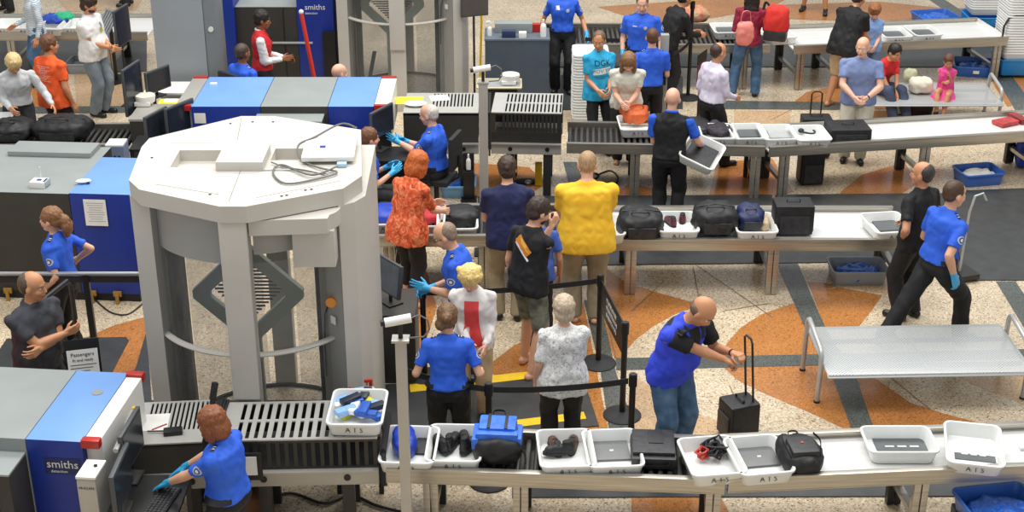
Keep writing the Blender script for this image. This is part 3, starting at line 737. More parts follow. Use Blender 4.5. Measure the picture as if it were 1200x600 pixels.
# ---------------------------------------------------------------- stanchions
def stanchion(loc, label, h=0.98, r=0.028, base=0.18):
    t = empty('queue_post', loc, 0, label, 'queue post', 'black queue posts')
    bm = B(); n = 28
    loft(bm, [[Vector((rr * math.cos(2 * PI * i / n), rr * math.sin(2 * PI * i / n), z)) for i in range(n)] for rr, z in ((base, 0), (base, 0.012), (base * .9, 0.025), (0.05, 0.04), (r, 0.05))]); mk('weighted_base', bm, M_rubber, t)
    bm = B(); cyl(bm, (0, 0, 0.04), (0, 0, h), r, n=16); mk('pole', bm, M_black, t)
    bm = B(); cyl(bm, (0, 0, h - 0.11), (0, 0, h), r + 0.009, n=16); cyl(bm, (0, 0, h), (0, 0, h + 0.008), r + 0.002, n=16); mk('belt_head', bm, M_black, t)
    return t
def post_from_top(px, py, h=0.98): p = P(px, py, h); return (p.x, p.y, 0)
pA = (P(701, 426).x, P(701, 426).y, 0); pB = (P(729, 487).x, P(729, 487).y, 0)
pC = post_from_top(742, 439); pD = (post_from_top(572, 468)[0], 10.78, 0); pE = post_from_top(495, 337); pF = (P(806, 115).x, P(806, 115).y, 0)
stanchion(pA, 'black queue post holding the far end of the black sign panel')
stanchion(pB, 'black queue post holding the near end of the black sign panel')
stanchion(pC, 'black queue post directly behind the foreground trays, close to another post')
stanchion(pD, 'black queue post behind the blue backpack')
stanchion(pE, 'black queue post at the gloved hands of the officer with glasses')
stanchion(pF, 'tall black post near the man in the white shirt', 1.5)
pG = (-6.2, 12.9, 0)
def belt(a, b, z, label, w=0.055, sag=0.03, m=None):
    a, b = Vector(a), Vector(b); d = (b - a); L = d.length; n = Vector((-d.y, d.x, 0)).normalized() * 0.003
    bm = B(); rings = []
    for i in range(13):
        s = i / 12; c = a.lerp(b, s) - a; zz = z - sag * 4 * s * (1 - s)
        rings.append([c + n + Vector((0, 0, zz + w / 2)), c - n + Vector((0, 0, zz + w / 2)), c - n + Vector((0, 0, zz - w / 2)), c + n + Vector((0, 0, zz - w / 2))])
    loft(bm, rings); return mk('queue_belt', bm, m or M_rubber, None, label, 'belt', loc=(a.x, a.y, 0), smooth=0)
def shr(a, b, r=0.04):
    a, b = Vector(a), Vector(b); d = (b - a).normalized() * r; return a + d, b - d
belt(*shr(pD, pC), 0.92, 'black belt strung behind the blue backpack to the right hand posts')
belt(*shr((-1.05, 11.2, 0), pD), 0.92, 'black belt running left behind the officer with her back turned')
belt(*shr(pE, pA), 0.92, 'black belt behind the blonde elderly woman up to the sign panel')
belt(*shr((1.05, 21.2, 0), pF), 0.95, 'black belt in front of the top standing officer')
belt(*shr(pF, (2.35, 20.6, 0)), 0.9, 'black belt stretching right from the tall black post')
# sign panel between A and B
a, b = shr(pA, pB, 0.045); d = b - a; L = d.length; ang = math.atan2(d.y, d.x)
t = empty('queue_sign_panel', (a.x, a.y, 0), ang, 'black slanting sign panel with white lettering between two queue posts', 'sign')
bm = B(); box2(bm, (0, -0.006, 0.62), (L, 0.006, 0.95), 0.002); mk('panel', bm, M_black, t)
rnd = random.Random(3)
for line in range(3):
    x = L * 0.28; bm = B()
    while x < L * 0.72:
        w_ = rnd.uniform(0.015, 0.03); zc = 0.86 - line * 0.075
        box2(bm, (x, -0.009, zc - 0.022), (x + w_ * 0.35, -0.0065, zc + 0.022)); box2(bm, (x, -0.009, zc + rnd.choice((-.02, 0, .014))), (x + w_, -0.0065, zc + rnd.choice((.006, .02)))); x += w_ + 0.012
    mk('white_lettering', bm, M_white, t, smooth=0)
# railing in front of the curly haired officer
t = empty('barrier_rail', (-6.2, 12.72, 0), 0, 'long low barrier with an aluminium top rail in front of the curly haired officer', 'railing')
bm = B(); tube(bm, [(0, 0, 1.09), (2.78, 0, 1.09)], 0.02, 10); mk('top_rail', bm, M_alu, t)
for x in (0.5, 1.5, 2.1, 2.72):
    bm = B(); box2(bm, (x - 0.03, -0.02, 0.0), (x + 0.03, 0.02, 1.07)); mk('post', bm, M_black, t)
bm = B(); box2(bm, (0.0, -0.008, 1.0), (2.78, 0.008, 1.06)); mk('belt', bm, M_rubber, t)
# crowd barrier end frame beside grey tee man
t = empty('crowd_barrier', (P(92, 440).x, 12.2, 0), math.radians(75), 'black tube barrier frame standing beside the man in the dark grey shirt', 'railing')
bm = B(); tube(bm, [(-.35, 0, 0), (-.35, 0, 1.05), (-.3, 0, 1.12), (.3, 0, 1.12), (.35, 0, 1.05), (.35, 0, 0)], 0.024, 8); mk('frame_tube', bm, M_black, t)
bm = B(); tube(bm, [(-.33, 0, 0.5), (.33, 0, 0.5)], 0.02, 8); tube(bm, [(-.33, 0, 0.15), (.33, 0, 0.15)], 0.02, 8); mk('cross_tube', bm, M_black, t)
bm = B(); tube(bm, [(-.1, -0.02, 0.15), (-.1, -0.02, 0.95)], 0.018, 8); mk('grey_tube', bm, M_pipe, t)
# sign holder
t = empty('sign_holder', (P(97, 420, 1.0).x, P(97, 420, 1.0).y, 0), math.radians(14), 'black framed floor sign with a printed white notice behind the near machine', 'sign')
bm = B(); cyl(bm, (0, 0.02, 0.0), (0, 0.02, 0.8), 0.02, n=10); cyl(bm, (0, 0.02, 0), (0, 0.02, 0.02), 0.16, n=24); mk('stand', bm, M_black, t)
Rx = Matrix.Rotation(math.radians(-12), 4, 'X')
bm = B(); box2(bm, (-0.15, -0.008, -0.22), (0.15, 0.008, 0.22), 0.004); bmesh.ops.transform(bm, matrix=Matrix.Translation((0, 0, 0.95)) @ Rx, verts=bm.verts[:]); mk('frame', bm, M_black, t)
bm = B(); box2(bm, (-0.13, -0.011, -0.2), (0.13, -0.009, 0.13)); bmesh.ops.transform(bm, matrix=Matrix.Translation((0, 0, 0.95)) @ Rx, verts=bm.verts[:]); mk('sheet', bm, M_paper, t)
for s_, y_, sz in (('Passengers', 0.085, 0.045), ('fit and ready', 0.035, 0.035)):
    M_ = Matrix.Translation((0, 0, 0.95)) @ Rx @ facing((0, -0.0125, y_), (0, -1, 0)); lettering('heading', s_, sz, M_, M_binin, t)
bm = B()
for k in range(6): box2(bm, (-0.11, -0.0125, -0.01 - k * 0.028), (0.11 - (k % 3) * 0.03, -0.0115, -0.004 - k * 0.028))
bmesh.ops.transform(bm, matrix=Matrix.Translation((0, 0, 0.95)) @ Rx, verts=bm.verts[:]); mk('small_print', bm, M_binin, t, smooth=0)
# hanging banner by the tall post
t = empty('hanging_sign', (P(822, 60, 1.25).x, P(822, 60, 1.25).y, 0), math.radians(62), 'dark red and black tilted sign board beside the tall black post', 'sign')
bm = B(); cyl(bm, (0, 0, 0), (0, 0, 1.2), 0.018, n=10); cyl(bm, (0, 0, 0), (0, 0, 0.02), 0.15, n=24); mk('stand', bm, M_black, t)
bm = B(); box2(bm, (-0.16, -0.012, 0.75), (0.16, -0.02, 1.22)); mk('board', bm, [mat('dark_red_print', '#6d2430', .4)], t)
bm = B(); box2(bm, (-0.17, -0.012, 1.1), (0.17, -0.022, 1.24)); mk('board_header', bm, M_black, t)

# ---------------------------------------------------------------- camera poles
def cam_pole(loc, h, label, w=0.08, cam_=True):
    t = empty('camera_pole', loc, 0, label, 'pole')
    bm = B(); box2(bm, (-w / 2, -w / 2, 0.0), (w / 2, w / 2, h), 0.006); mk('pole', bm, M_steel_paint, t)
    bm = B(); box2(bm, (-0.12, -0.12, 0), (0.12, 0.12, 0.015)); mk('foot_plate', bm, M_dark_steel, t)
    if cam_:
        bm = B(); box(bm, (0, 0, h + 0.012), (0.13, 0.11, 0.02), 0, 0.004); mk('cap_plate', bm, M_steel_paint, t)
        bm = B(); cyl(bm, (0, 0, h + 0.02), (0, 0, h + 0.14), 0.018, n=10); mk('stem', bm, M_black, t)
        bm = B(); cyl(bm, (-0.11, -0.03, h + 0.16), (0.08, 0.01, h + 0.18), 0.035, 0.035, n=16); cc = mk('camera', bm, M_white, t)
        bm = B(); cyl(bm, (-0.14, -0.035, h + 0.157), (-0.108, -0.029, h + 0.16), 0.024, n=14); mk('lens', bm, M_black, cc)
        bm = B(); tube(bm, [(0.08, 0.01, h + 0.18), (0.14, 0.02, h + 0.2), (0.2, 0.02, h + 0.16), (0.21, 0.02, h + 0.08), (0.17, 0.0, h + 0.03), (0.06, 0, h + 0.02)], 0.007, 6); mk('camera_cable', bm, M_cable, t)
    return t
cam_pole((P(470, 396, 2.07).x, 9.5, 0), 2.07, 'grey square pole topped by a white camera in the foreground')
cam_pole((P(566, 100, 2.07).x, 15.6, 0), 2.07, 'grey square pole with a white camera in front of the far hood tables', 0.1)
cam_pole((P(780, 42, 1.6).x, 19.2, 0), 1.6, 'short pale grey post beside the officer seen from behind at the top', 0.11, False)
# ---------------------------------------------------------------- trays
def tub_bm(w, d, h, r=0.05, taper=0.88, th=0.008, lip=0.014, handles=True):
    bm = B(); rings = []
    def ring(ww, dd, rr, z): return [Vector((x, y, z)) for x, y in rrect(ww, dd, max(rr, 0.01))]
    rings = [ring(w * taper, d * taper, r, 0), ring(w * taper + .01, d * taper + .01, r, 0.006),
             ring(w - .012, d - .012, r, h - 0.02), ring(w - .012 + 2 * lip, d - .012 + 2 * lip, r + lip, h - 0.018), ring(w - .01 + 2 * lip, d - .01 + 2 * lip, r + lip, h - 0.003),
             ring(w - .014 + 2 * lip, d - .014 + 2 * lip, r + lip, h), ring(w - .02, d - .02, r, h), ring(w - .03, d - .03, r, h - 0.012), ring(w * taper - .01, d * taper - .01, r * .9, 0.01)]
    loft(bm, rings); return bm
_letters = {}
def letters_bm(s, size):
    b = text_bm(s, size, 0.0008); return b
TRAY = None
def make_tray(label, loc, rz, liner=False, txt=True, w=0.44, d=0.56, h=0.125):
    t = empty('security_tray', loc, rz, label, 'tray', 'white security trays')
    mk('tub', tub_bm(w, d, h), M_bin, t, smooth=40)
    if txt:
        f = letters_bm('A T S', 0.062); M_ = facing((0.0, -d / 2 * 0.955 - 0.004, h * 0.5), (0, -1, 0.18)); bmesh.ops.transform(f, matrix=M_, verts=f.verts[:]); mk('tray_lettering', f, M_binin, t, smooth=0)
    return t
def put(px, py, z): p = P(px, py, z); return (p.x, p.y)
def tray(px, py, rim_z, rz_deg, label, **k):
    x, y = put(px, py, rim_z); return make_tray(label, (x, y, rim_z - 0.125), math.radians(rz_deg), **k)
def on(px, py, z, dz=0.0): p = P(px, py, z); return (p.x, p.y, z + dz)

def laptop(px, py, z, rz, label, w=0.3, d=0.34, m=None, mark=True):
    t = empty('tablet_computer', on(px, py, z), math.radians(rz), label, 'computer')
    bm = B(); box(bm, (0, 0, 0.012), (w, d, 0.02), 0, 0.008); mk('case', bm, m or mat('grey_laptop_lid', '#6e7070', .4), t)
    if mark:
        bm = B(); box(bm, (0.0, -.03, 0.0225), (0.03, 0.02, 0.001)); mk('logo_mark', bm, M_white, t)
    return t
def blob_bag(name, loc, rz, size, m, label, cat, seed=1, parts=None, amp=0.015, sq=3.0, voxel=0.014, tilt=0):
    """soft bag: squarish rounded hull with sag and creases"""
    t = empty(name, loc, rz, label, cat)
    bm = B(); vs_ = bmesh.ops.create_icosphere(bm, subdivisions=4, radius=1.0)['verts']
    for v in vs_:
        c = v.co; k = (abs(c.x) ** sq + abs(c.y) ** sq + abs(c.z) ** sq) ** (-1 / sq); c = c * k
        v.co = Vector((c.x * size[0] / 2, c.y * size[1] / 2, (c.z + 1) * size[2] / 2))
    wrinkle(bm, amp, 7, seed)
    for v in bm.verts: v.co.z = max(v.co.z, 0)
    if tilt: bmesh.ops.transform(bm, matrix=Matrix.Rotation(tilt, 4, 'X'), verts=bm.verts[:])
    mk('body', bm, m, t, smooth=60)
    return t
def strap(t, pts, r=0.012, m=None, name='strap', flat=0.35):
    bm = B(); out = []; w = [Vector(p) for p in pts]
    for i in range(len(w) - 1):
        p0, p1, p2, p3 = w[max(i - 1, 0)], w[i], w[i + 1], w[min(i + 2, len(w) - 1)]
        for k in range(5):
            s = k / 5; out.append(0.5 * ((2 * p1) + (p2 - p0) * s + (2 * p0 - 5 * p1 + 4 * p2 - p3) * s * s + (3 * p1 - p0 - 3 * p2 + p3) * s ** 3))
    out.append(w[-1]); tube(bm, out, r, 8, flat=flat); return mk(name, bm, m or M_bag, t)
def shoe_bm(L=0.27, w=0.095, h=0.1, boot=0.0):
    bm = B()
    seg(bm, (0, -L * .33, 0.035), (0, L * .3, 0.03), 0.04, 0.042, ref=Vector((0, 0, 1)), n=12)
    ell(bm, (0, L * .02, 0.05), (w * .45, L * .3, 0.035)); ell(bm, (0, -L * .28, 0.065 + boot / 2), (w * .4, 0.055, 0.05 + boot / 2))
    b = remesh(bm, 0.009, 2)
    for v in b.verts: v.co.z = max(v.co.z, 0.004)
    return b
def shoe(px, py, z, rz, m, label, L=0.27, tilt=0.0, boot=0.0):
    t = empty('loose_shoe', on(px, py, z), math.radians(rz), label, 'shoe')
    t.rotation_euler = (0, tilt, math.radians(rz))
    mk('upper', shoe_bm(L, boot=boot), m, t)
    bm = B(); ell(bm, (0, -L * .27, 0.105 + boot), (0.03, 0.045, 0.012)); mk('opening', bm, M_shadowgap, t)  # solid dark cap paints the shade inside the shoe
    bm = B(); prism(bm, [(x * .9, y) for x, y in arc(0, L * .2, 0.05, 0, 180, 8, L * .32) + arc(0, -L * .25, 0.042, 180, 360, 8, L * .24)], 0.0, 0.02); mk('sole', bm, M_rubber, t)
    if not boot:
        bm = B()
        for k in range(4): tube(bm, [(-0.022, L * (.0 + .06 * k), .083 - .006 * k), (0, L * (.01 + .06 * k), .09 - .006 * k), (0.022, L * (.0 + .06 * k), .083 - .006 * k)], 0.004, 5)
        mk('laces', bm, M_baggrey, t)
    return t
def cloth_heap(px, py, z, size, m, label, cat, seed=1, name='clothing_heap', rz=0, amp=0.03):
    return blob_bag(name, on(px, py, z), math.radians(rz), size, m, label, cat, seed, amp=amp, sq=2.2)

R1 = 0.79; F1 = 0.675   # rim and inside-floor heights on the near line
tray(480, 520, R1, -3, 'white tray with a blue bag, partly behind the foreground grey pole')
tray(533, 518, R1, -2, 'white tray full of black shoes left of the blue backpack')
tray(663, 524, R1, 3, 'white tray holding brown shoes behind the foreground rail')
tray(718, 524, R1, 4, 'white tray with a dark tablet, right beside the brown shoes tray')
tray(834, 533, R1, 8, 'white tray with black and red cables left of the grey laptop')
tray(889, 532, R1, 9, 'white tray with a grey laptop left of the black backpack')
t = make_tray('white tray lying lengthwise alone on the foreground slide table', (put(1054, 514, .79)[0], put(1054, 514, .79)[1], .665), math.radians(0), w=.56, d=.4, txt=False)
tray(1141, 521, R1 + .02, -14, 'rightmost foreground tray, turned at an angle with letters on its front')
for o_ in [o for o in col.objects if o.name.startswith('security_tray') and o['label'].startswith('rightmost foreground')]: o_.rotation_euler = (math.radians(5), 0, math.radians(-12)); o_.location.z += 0.02
# tray floor inserts
def insert(px, py, z, w, d, rz, label):
    t = empty('tray_liner', on(px, py, z), math.radians(rz), label, 'tray liner')
    bm = B(); box(bm, (0, 0, 0.004), (w, d, 0.004), 0, 0.0); mk('sheet', bm, mat('liner_grey', '#55595b', .5), t)
    bm = B()
    for k in range(3): box(bm, (-w * .25 + k * w * .22, -d * .28, 0.008), (w * .16, d * .08, 0.002))
    box(bm, (0, d * .25, 0.008), (w * .4, d * .14, 0.002)); mk('print', bm, mat('liner_print', '#c9ccc8', .6), t)
insert(1056, 518, .68, .46, .28, 0, 'dark printed sheet in the bottom of the lengthwise tray')
insert(1141, 525, .71, .32, .4, -12, 'dark printed sheet in the bottom of the rightmost foreground tray')
# contents of the near line
blob_bag('blue_drawstring_bag', on(474, 527, F1), 0.1, (.2, .36, .17), mat('royal_blue_nylon', '#1c3fae', .45, 0, .15, 10, .4), 'shiny royal blue bag lying in the leftmost line tray', 'bag', 3)
laptop(498, 520, F1, -4, 'black sleeve lying beside the blue bag in its tray', .14, .36, M_baggrey, False)
for i, (x, y, r_, d) in enumerate([(517, 523, 20, 'left'), (530, 521, -15, 'second'), (545, 519, 8, 'third'), (551, 524, -30, 'right')]):
    shoe(x, y, F1 + .02, r_, M_bag, d + ' of the four black shoes in the black shoes tray', .3, 0, .03 if i % 2 else 0)
M_leather = ramp_mat('brown_leather', [(.3, '#3a2418'), (.8, '#6b4428')], 'noise', 12, .45, bump=.3)
shoe(650, 525, F1, 12, M_leather, 'left brown leather shoe in the foreground tray', .32)
shoe(671, 523, F1, -8, M_leather, 'right brown leather shoe in the foreground tray', .32)
shoe(655, 531, F1 + .03, 95, M_bag, 'dark shoe lying across the front of the brown shoes tray', .26)
laptop(716, 528, F1, 4, 'dark grey tablet in the tray beside the brown shoes', .29, .33)
laptop(888, 535, F1, 9, 'grey laptop lying in the tray left of the black backpack', .3, .33)
for k, (mm, lb) in enumerate(((M_bag, 'tangled black cable heap in the tray with the red cord'), (mat('red_cord', '#c2362a', .5), 'red cord heap at the left of the tangled black cables'))):
    rnd = random.Random(5 + k); c = Vector(on(836 if k == 0 else 823, 534 if k == 0 else 540, F1)); bm = B(); pts = []
    n = 46 if k == 0 else 22
    for i in range(n): a = i * 1.1 + rnd.uniform(-.3, .3); r_ = rnd.uniform(.03, .12 if k == 0 else .06); pts.append((r_ * math.cos(a), r_ * 1.2 * math.sin(a), .02 + i * .085 / n + rnd.uniform(0, .02)))
    tube(bm, pts, .011, 6); mk('cable_heap', bm, mm, None, lb, 'cable', loc=c)
# blue backpack
M_bpblue = ramp_mat('bright_blue_pack_cloth', [(.2, '#1c55c4'), (.8, '#3a7fe6')], 'noise', 14, .5, bump=.4)
t = blob_bag('backpack', on(583, 537, .67), math.radians(-4), (.42, .36, .26), M_bag, 'bright blue and black backpack lying on the foreground rollers', 'backpack', 2)
bm = B(); box(bm, (0, .06, .27), (.3, .22, .08), 0, .03); bm2 = bm; wrinkle(bm2, .006, 12, 1); mk('blue_top_panel', bm2, M_bpblue, t)
bm = B(); box(bm, (0, -.07, .255), (.34, .08, .07), 0, .025); mk('blue_front_pocket', bm, M_bpblue, t)
bm = B()
for x in (-.07, .07): box(bm, (x, .06, .313), (.025, .22, .006), 0, .002)
mk('black_webbing', bm, M_bag, t)
bm = B(); box(bm, (-.17, .0, .2), (.06, .26, .1), 0, .025); mk('side_pocket', bm, M_bpblue, t)
bm = B(); box(bm, (.17, .02, .2), (.06, .24, .1), 0, .025); mk('side_pocket', bm, M_bpblue, t)
strap(t, [(-.05, .17, .28), (-.04, .24, .3), (.04, .24, .3), (.05, .17, .28)], .012, name='haul_loop')
strap(t, [(.15, -.1, .15), (.22, -.08, .12), (.24, -.15, .05)], .01)
# black laptop bag
t = empty('laptop_bag', on(765, 534, .67), math.radians(-3), 'flat black laptop bag lying between two foreground trays', 'bag')
bm = B(); box(bm, (0, 0, .05), (.36, .42, .1), 0, .03); wrinkle(bm, .004, 10, 4); mk('body', bm, M_baggrey, t)
bm = B(); box(bm, (0, .02, .115), (.34, .36, .03), 0, .012); mk('front_flap', bm, M_baggrey, t)
bm = B(); box(bm, (.02, .08, .133), (.12, .2, .006), 0, .002); mk('pocket_patch', bm, M_bag, t)
strap(t, [(-.12, -.2, .08), (-.1, -.25, .06), (.1, -.25, .06), (.12, -.2, .08)], .012, name='carry_handle')
# black backpack right
t = blob_bag('backpack', on(936, 545, .665), math.radians(6), (.34, .46, .2), M_bag, 'black backpack with a small red badge on the foreground slide table', 'backpack', 8)
bm = B(); box(bm, (0, -.05, .2), (.22, .24, .06), 0, .025); mk('front_pocket', bm, M_baggrey, t)
bm = B(); cyl(bm, (0, -.03, .23), (0, -.03, .236), .012, n=12); mk('red_badge', bm, mat('badge_red', '#c04a2a', .4), t)
strap(t, [(-.04, .2, .16), (-.03, .24, .17), (.03, .24, .17), (.04, .2, .16)], .01, name='haul_loop')
bm = B(); box(bm, (0.02, -.21, .15), (.1, .01, .02)); mk('logo_mark', bm, M_white, t)
strap(t, [(-.13, .1, .23), (-.15, -.02, .235), (-.12, -.15, .18)], .012); strap(t, [(.13, .1, .23), (.15, -.02, .235), (.12, -.15, .18)], .012)
bm = B(); box(bm, (0, 0, .012), (.05, .05, .024), 0, .006); mk('keycase', bm, M_paper, None, 'small pale object at the right edge of the foreground slide table', 'box', loc=on(1198, 526, .665))
# tray on the hood corner
tray(419, 476, .95 + .13, -1, 'white tray full of blue and yellow items on the corner of the hood table')
rnd = random.Random(11)
kinds = [('#2a6ccf', 'folded blue glove packet'), ('#8fb8e8', 'pale blue packet'), ('#1e2a3a', 'dark handset'), ('#d6cf2a', 'yellow marked cable pack'), ('#e8eaec', 'crumpled white wrapper'), ('#2457b5', 'deep blue pouch')]
spots = [(408, 466), (416, 462), (428, 464), (437, 467), (405, 477), (413, 474), (423, 473), (431, 477), (439, 479), (409, 486), (419, 485), (429, 487), (438, 488), (402, 470)]
spots += [(411, 470), (433, 474), (415, 480), (427, 481), (421, 468), (406, 484)]; wh_extra = 1
wh = ['upper left', 'top centre', 'upper right', 'far right top', 'left side', 'left of centre', 'dead centre', 'right of centre', 'far right middle', 'lower left', 'bottom centre', 'lower right', 'bottom right corner', 'left edge', 'second layer left', 'second layer right', 'second layer front left', 'second layer front right', 'second layer top', 'front left corner']
for i, (x, y) in enumerate(spots):
    c, nm = kinds[i % 6]; bm = B(); box(bm, (0, 0, .02), (.18, .075, .045), 0, .014); wrinkle(bm, .006, 20, i)
    o = mk('loose_packet', bm, mat('packet_' + str(i % 6), c, .4, 0, .15, 30), None, f'{nm} at the {wh[i]} of the tray on the hood table', 'packet', 'items in the tray on the hood table', loc=on(x, y, .965 + .03 * (i % 3) + (.03 if i > 13 else 0)), rz=rnd.uniform(-1, 1.5))

# ---- second line
R2 = .77; F2 = .655
tray(456, 251, R2, 0, 'white tray with a blue bag beside the big body scanner')
tray(498, 253, R2, 0, 'white tray with red cloth hidden behind the woman in the orange blouse')
tray(536, 256, R2, 2, 'white tray with a black handbag in front of the navy shirt man')
tray(612, 246, R2, 0, 'white tray between the navy shirt man and the yellow shirt man')
tray(706, 263, R2, 4, 'white tray just right of the man in the yellow tee shirt')
tray(793, 259, R2, 0, 'white tray with dark red shoes between two black bags')
tray(884, 260, R2, 0, 'white tray with a navy bag left of the upright black case')
tray(1040, 260, R2, 8, 'empty white tray beside the man in the black polo shirt', txt=True)
blob_bag('blue_bag', on(455, 257, F2), 0, (.34, .42, .15), mat('royal_blue_nylon', '#1c3fae'), 'blue bag in the tray beside the big scanner', 'bag', 5)
blob_bag('red_cloth', on(500, 258, F2), 0, (.3, .36, .14), mat('red_cloth', '#b3242e', .7, 0, .15, 10, .4), 'red cloth in the tray behind the orange blouse', 'cloth', 6)
t = blob_bag('handbag', on(541, 262, F2), 0.2, (.36, .4, .2), M_bag, 'black handbag in the tray in front of the navy shirt man', 'handbag', 9)
strap(t, [(-.15, -.12, .15), (-.2, -.22, .2), (-.12, -.3, .05), (-.05, -.33, -.1)], .012)
for x, y, r_ in ((785, 262, 20), (800, 258, -10)):
    shoe(x, y, F2, r_, mat('dark_red_leather', '#57202a', .45), ('left' if x < 790 else 'right') + ' dark red shoe in the tray between two black bags', .26)
laptop(1040, 264, F2, 8, 'grey tray bottom sheet beside the man in the black polo shirt', .3, .34, mat('liner_grey', '#55595b'), False)
M_duffel = M_bag
def duffel(px, py, z, size, label, seed, rz=0, cat='bag', m=None):
    t = blob_bag('duffel_bag', on(px, py, z), math.radians(rz), size, m or M_bag, label, cat, seed, amp=.022, sq=2.9)
    w, d, h = size
    strap(t, [(-w * .22, -d * .2, h * .93), (-w * .2, -d * .3, h * 1.08), (w * .1, -d * .32, h * 1.1), (w * .18, -d * .2, h * .95)], .011, name='carry_handle')
    bm = B(); tube(bm, [(-w * .42, 0, h * .93), (0, .01, h * 1.005), (w * .42, 0, h * .93)], .007, 5); mk('zip', bm, M_baggrey, t)
    bm = B(); box(bm, (0, -d * .49, h * .4), (w * .6, .03, h * .4), 0, .012); mk('end_pocket', bm, M_baggrey, t)
    return t
duffel(750, 275, .64, (.5, .5, .3), 'black duffel bag right of the yellow shirt man', 11)
duffel(837, 271, .64, (.5, .48, .32), 'black soft bag between the red shoes tray and the navy bag tray', 12)
duffel(878, 266, F2, (.3, .4, .24), 'navy bag in the tray left of the upright black case', 13, m=mat('navy_nylon', '#1b2550', .55, 0, .15, 12, .4))
blob_bag('tan_sandal_pair', on(894, 266, F2), 0, (.12, .3, .14), mat('tan_straw', '#c9b394', .8, 0, .2, 30, .5), 'tan straw item beside the navy bag in the tray', 'sandals', 14)
def case(px, py, z, size, label, rz=0, m=None, handle=True, cat='suitcase', tilt=0.0, wheels=True):
    t = empty('suitcase', on(px, py, z), math.radians(rz), label, cat)
    w, d, h = size
    bm = B(); box(bm, (0, 0, h / 2 + .015), (w, d, h), 0, min(.035, d / 4)); wrinkle(bm, .003, 8, px); mk('shell', bm, m or M_bag, t)
    bm = B(); box(bm, (0, -d / 2 - .006, h * .42), (w * .78, .02, h * .6), 0, .008); mk('front_pocket', bm, M_baggrey, t)
    bm = B(); pts = [(x, y * 0 - d / 2 + .03, z_ + h / 2 + .015) for x, z_ in rrect(w * 1.005, h * 1.005, .03)] if False else [(-w / 2 - .001, -d / 2 + .03, .05), (-w / 2 - .001, -d / 2 + .03, h), (w / 2 + .001, -d / 2 + .03, h), (w / 2 + .001, -d / 2 + .03, .05)]
    tube(bm, pts, .006, 5); mk('zip', bm, M_rubber, t)
    strap(t, [(-.07, 0, h + .01), (-.06, 0, h + .045), (.06, 0, h + .045), (.07, 0, h + .01)], .012, name='top_handle')
    if wheels:
        for x in (-w / 2 + .05, w / 2 - .05):
            bm = B(); cyl(bm, (x - .015, d / 2 - .02, .025), (x + .015, d / 2 - .02, .025), .025, n=12); mk('wheel', bm, M_black, t)
    return t
case(927, 271, .625, (.42, .3, .34), 'upright black case at the right of the second row', 0)
# ---- third line
R3 = .79; F3 = .695
tray(745, 143, R3, 2, 'white tray with an orange bag handled by the woman in white')
t = blob_bag('orange_bag', on(744, 142, F3), 0, (.36, .4, .2), mat('orange_leather', '#c65a22', .5, 0, .25, 8, .6), 'crumpled orange bag in the tray before the woman in white', 'bag', 21, amp=.03)
strap(t, [(-.1, -.1, .2), (-.05, -.1, .26), (.08, -.08, .25), (.1, -.05, .18)], .012, m=mat('orange_leather', '#c65a22'))
t = blob_bag('folded_black_jacket', on(816, 152, .68), 0, (.36, .5, .12), M_bag, 'black jacket lying left of the white trays on the third line', 'jacket', 22)
for i, (x, y, l_) in enumerate(((841, 153, 'white tray with black belts beside the man in the white shirt'), (876, 153, 'white tray second to the right of the black jacket on the third line'), (911, 154, 'white tray left of the pair of sunglasses tray on the third line'), (949, 155, 'white tray with small dark things left of the black suitcase'))):
    tray(x, y, R3, [0, 3, 3, 4][i], l_)
cloth_heap(841, 155, F3, (.34, .4, .11), ramp_mat('dark_purple_cloth', [(.3, '#1a1620'), (.8, '#38303c')], 'noise', 14, .7), 'dark clothing in the tray beside the man in the white shirt', 'clothing', 23)
laptop(878, 157, F3, 0, 'grey sheet in the bottom of the tray on the third line', .28, .3, mat('liner_grey', '#55595b'), False)
laptop(913, 158, F3, 0, 'pale grey sheet in the tray left of the dark things tray', .28, .3, mat('pale_liner', '#a5a8a8', .5), False)
bm = B(); tube(bm, [(.1 * math.cos(a * .5), .06 * math.sin(a * .5), .02 + .01 * math.sin(a)) for a in range(13)], .012, 6); ell(bm, (-.08, .02, .03), (.04, .05, .03)); mk('rolled_belt', bm, M_bag, None, 'rolled dark belt and watch in the tray left of the suitcase', 'belt', loc=on(946, 156, F3))
case(992, 162, .66, (.52, .42, .17), 'black suitcase lying flat at the left end of the third slide table', 3, wheels=False)
def rolling(px, py, z, size, hh, label, rz=0, lean=0.0, cat='suitcase'):
    t = case(px, py, z, size, label, rz, cat=cat); w, d, h = size
    bm = B(); tube(bm, [(-.07, d * .35, h * .8), (-.07, d * .35 + hh * lean, h + hh), (-.04, d * .35 + hh * lean, h + hh + .03), (.04, d * .35 + hh * lean, h + hh + .03), (.07, d * .35 + hh * lean, h + hh), (.07, d * .35, h * .8)], .011, 8); mk('pull_handle', bm, M_dark_steel, t)
    return t
rolling(953, 182, 0.0, (.4, .28, .55), .3, 'black rolling suitcase with raised handle behind the third row')
case(948, 214, 0.0, (.3, .26, .42), 'small black case on the floor under the third row table', 5)
def small_item(name, loc, s, m, label, cat, rz=0, bev=.01):
    t = B(); box(t, (0, 0, s[2] / 2), s, 0, bev); return mk(name, t, m, None, label, cat, loc=loc, rz=rz)
small_item('red_white_packet', on(1178, 145, .67), (.3, .2, .05), mat('red_white_wrap', '#b33a3a', .4, 0, .4, 12), 'red and white packet at the right end of the third table', 'packet', .5)
small_item('red_white_packet', on(1193, 141, .67), (.12, .32, .06), mat('dark_red_wrap', '#8d2c2c', .4, 0, .3, 12), 'dark red folded packet right of the red and white packet', 'packet', .3)
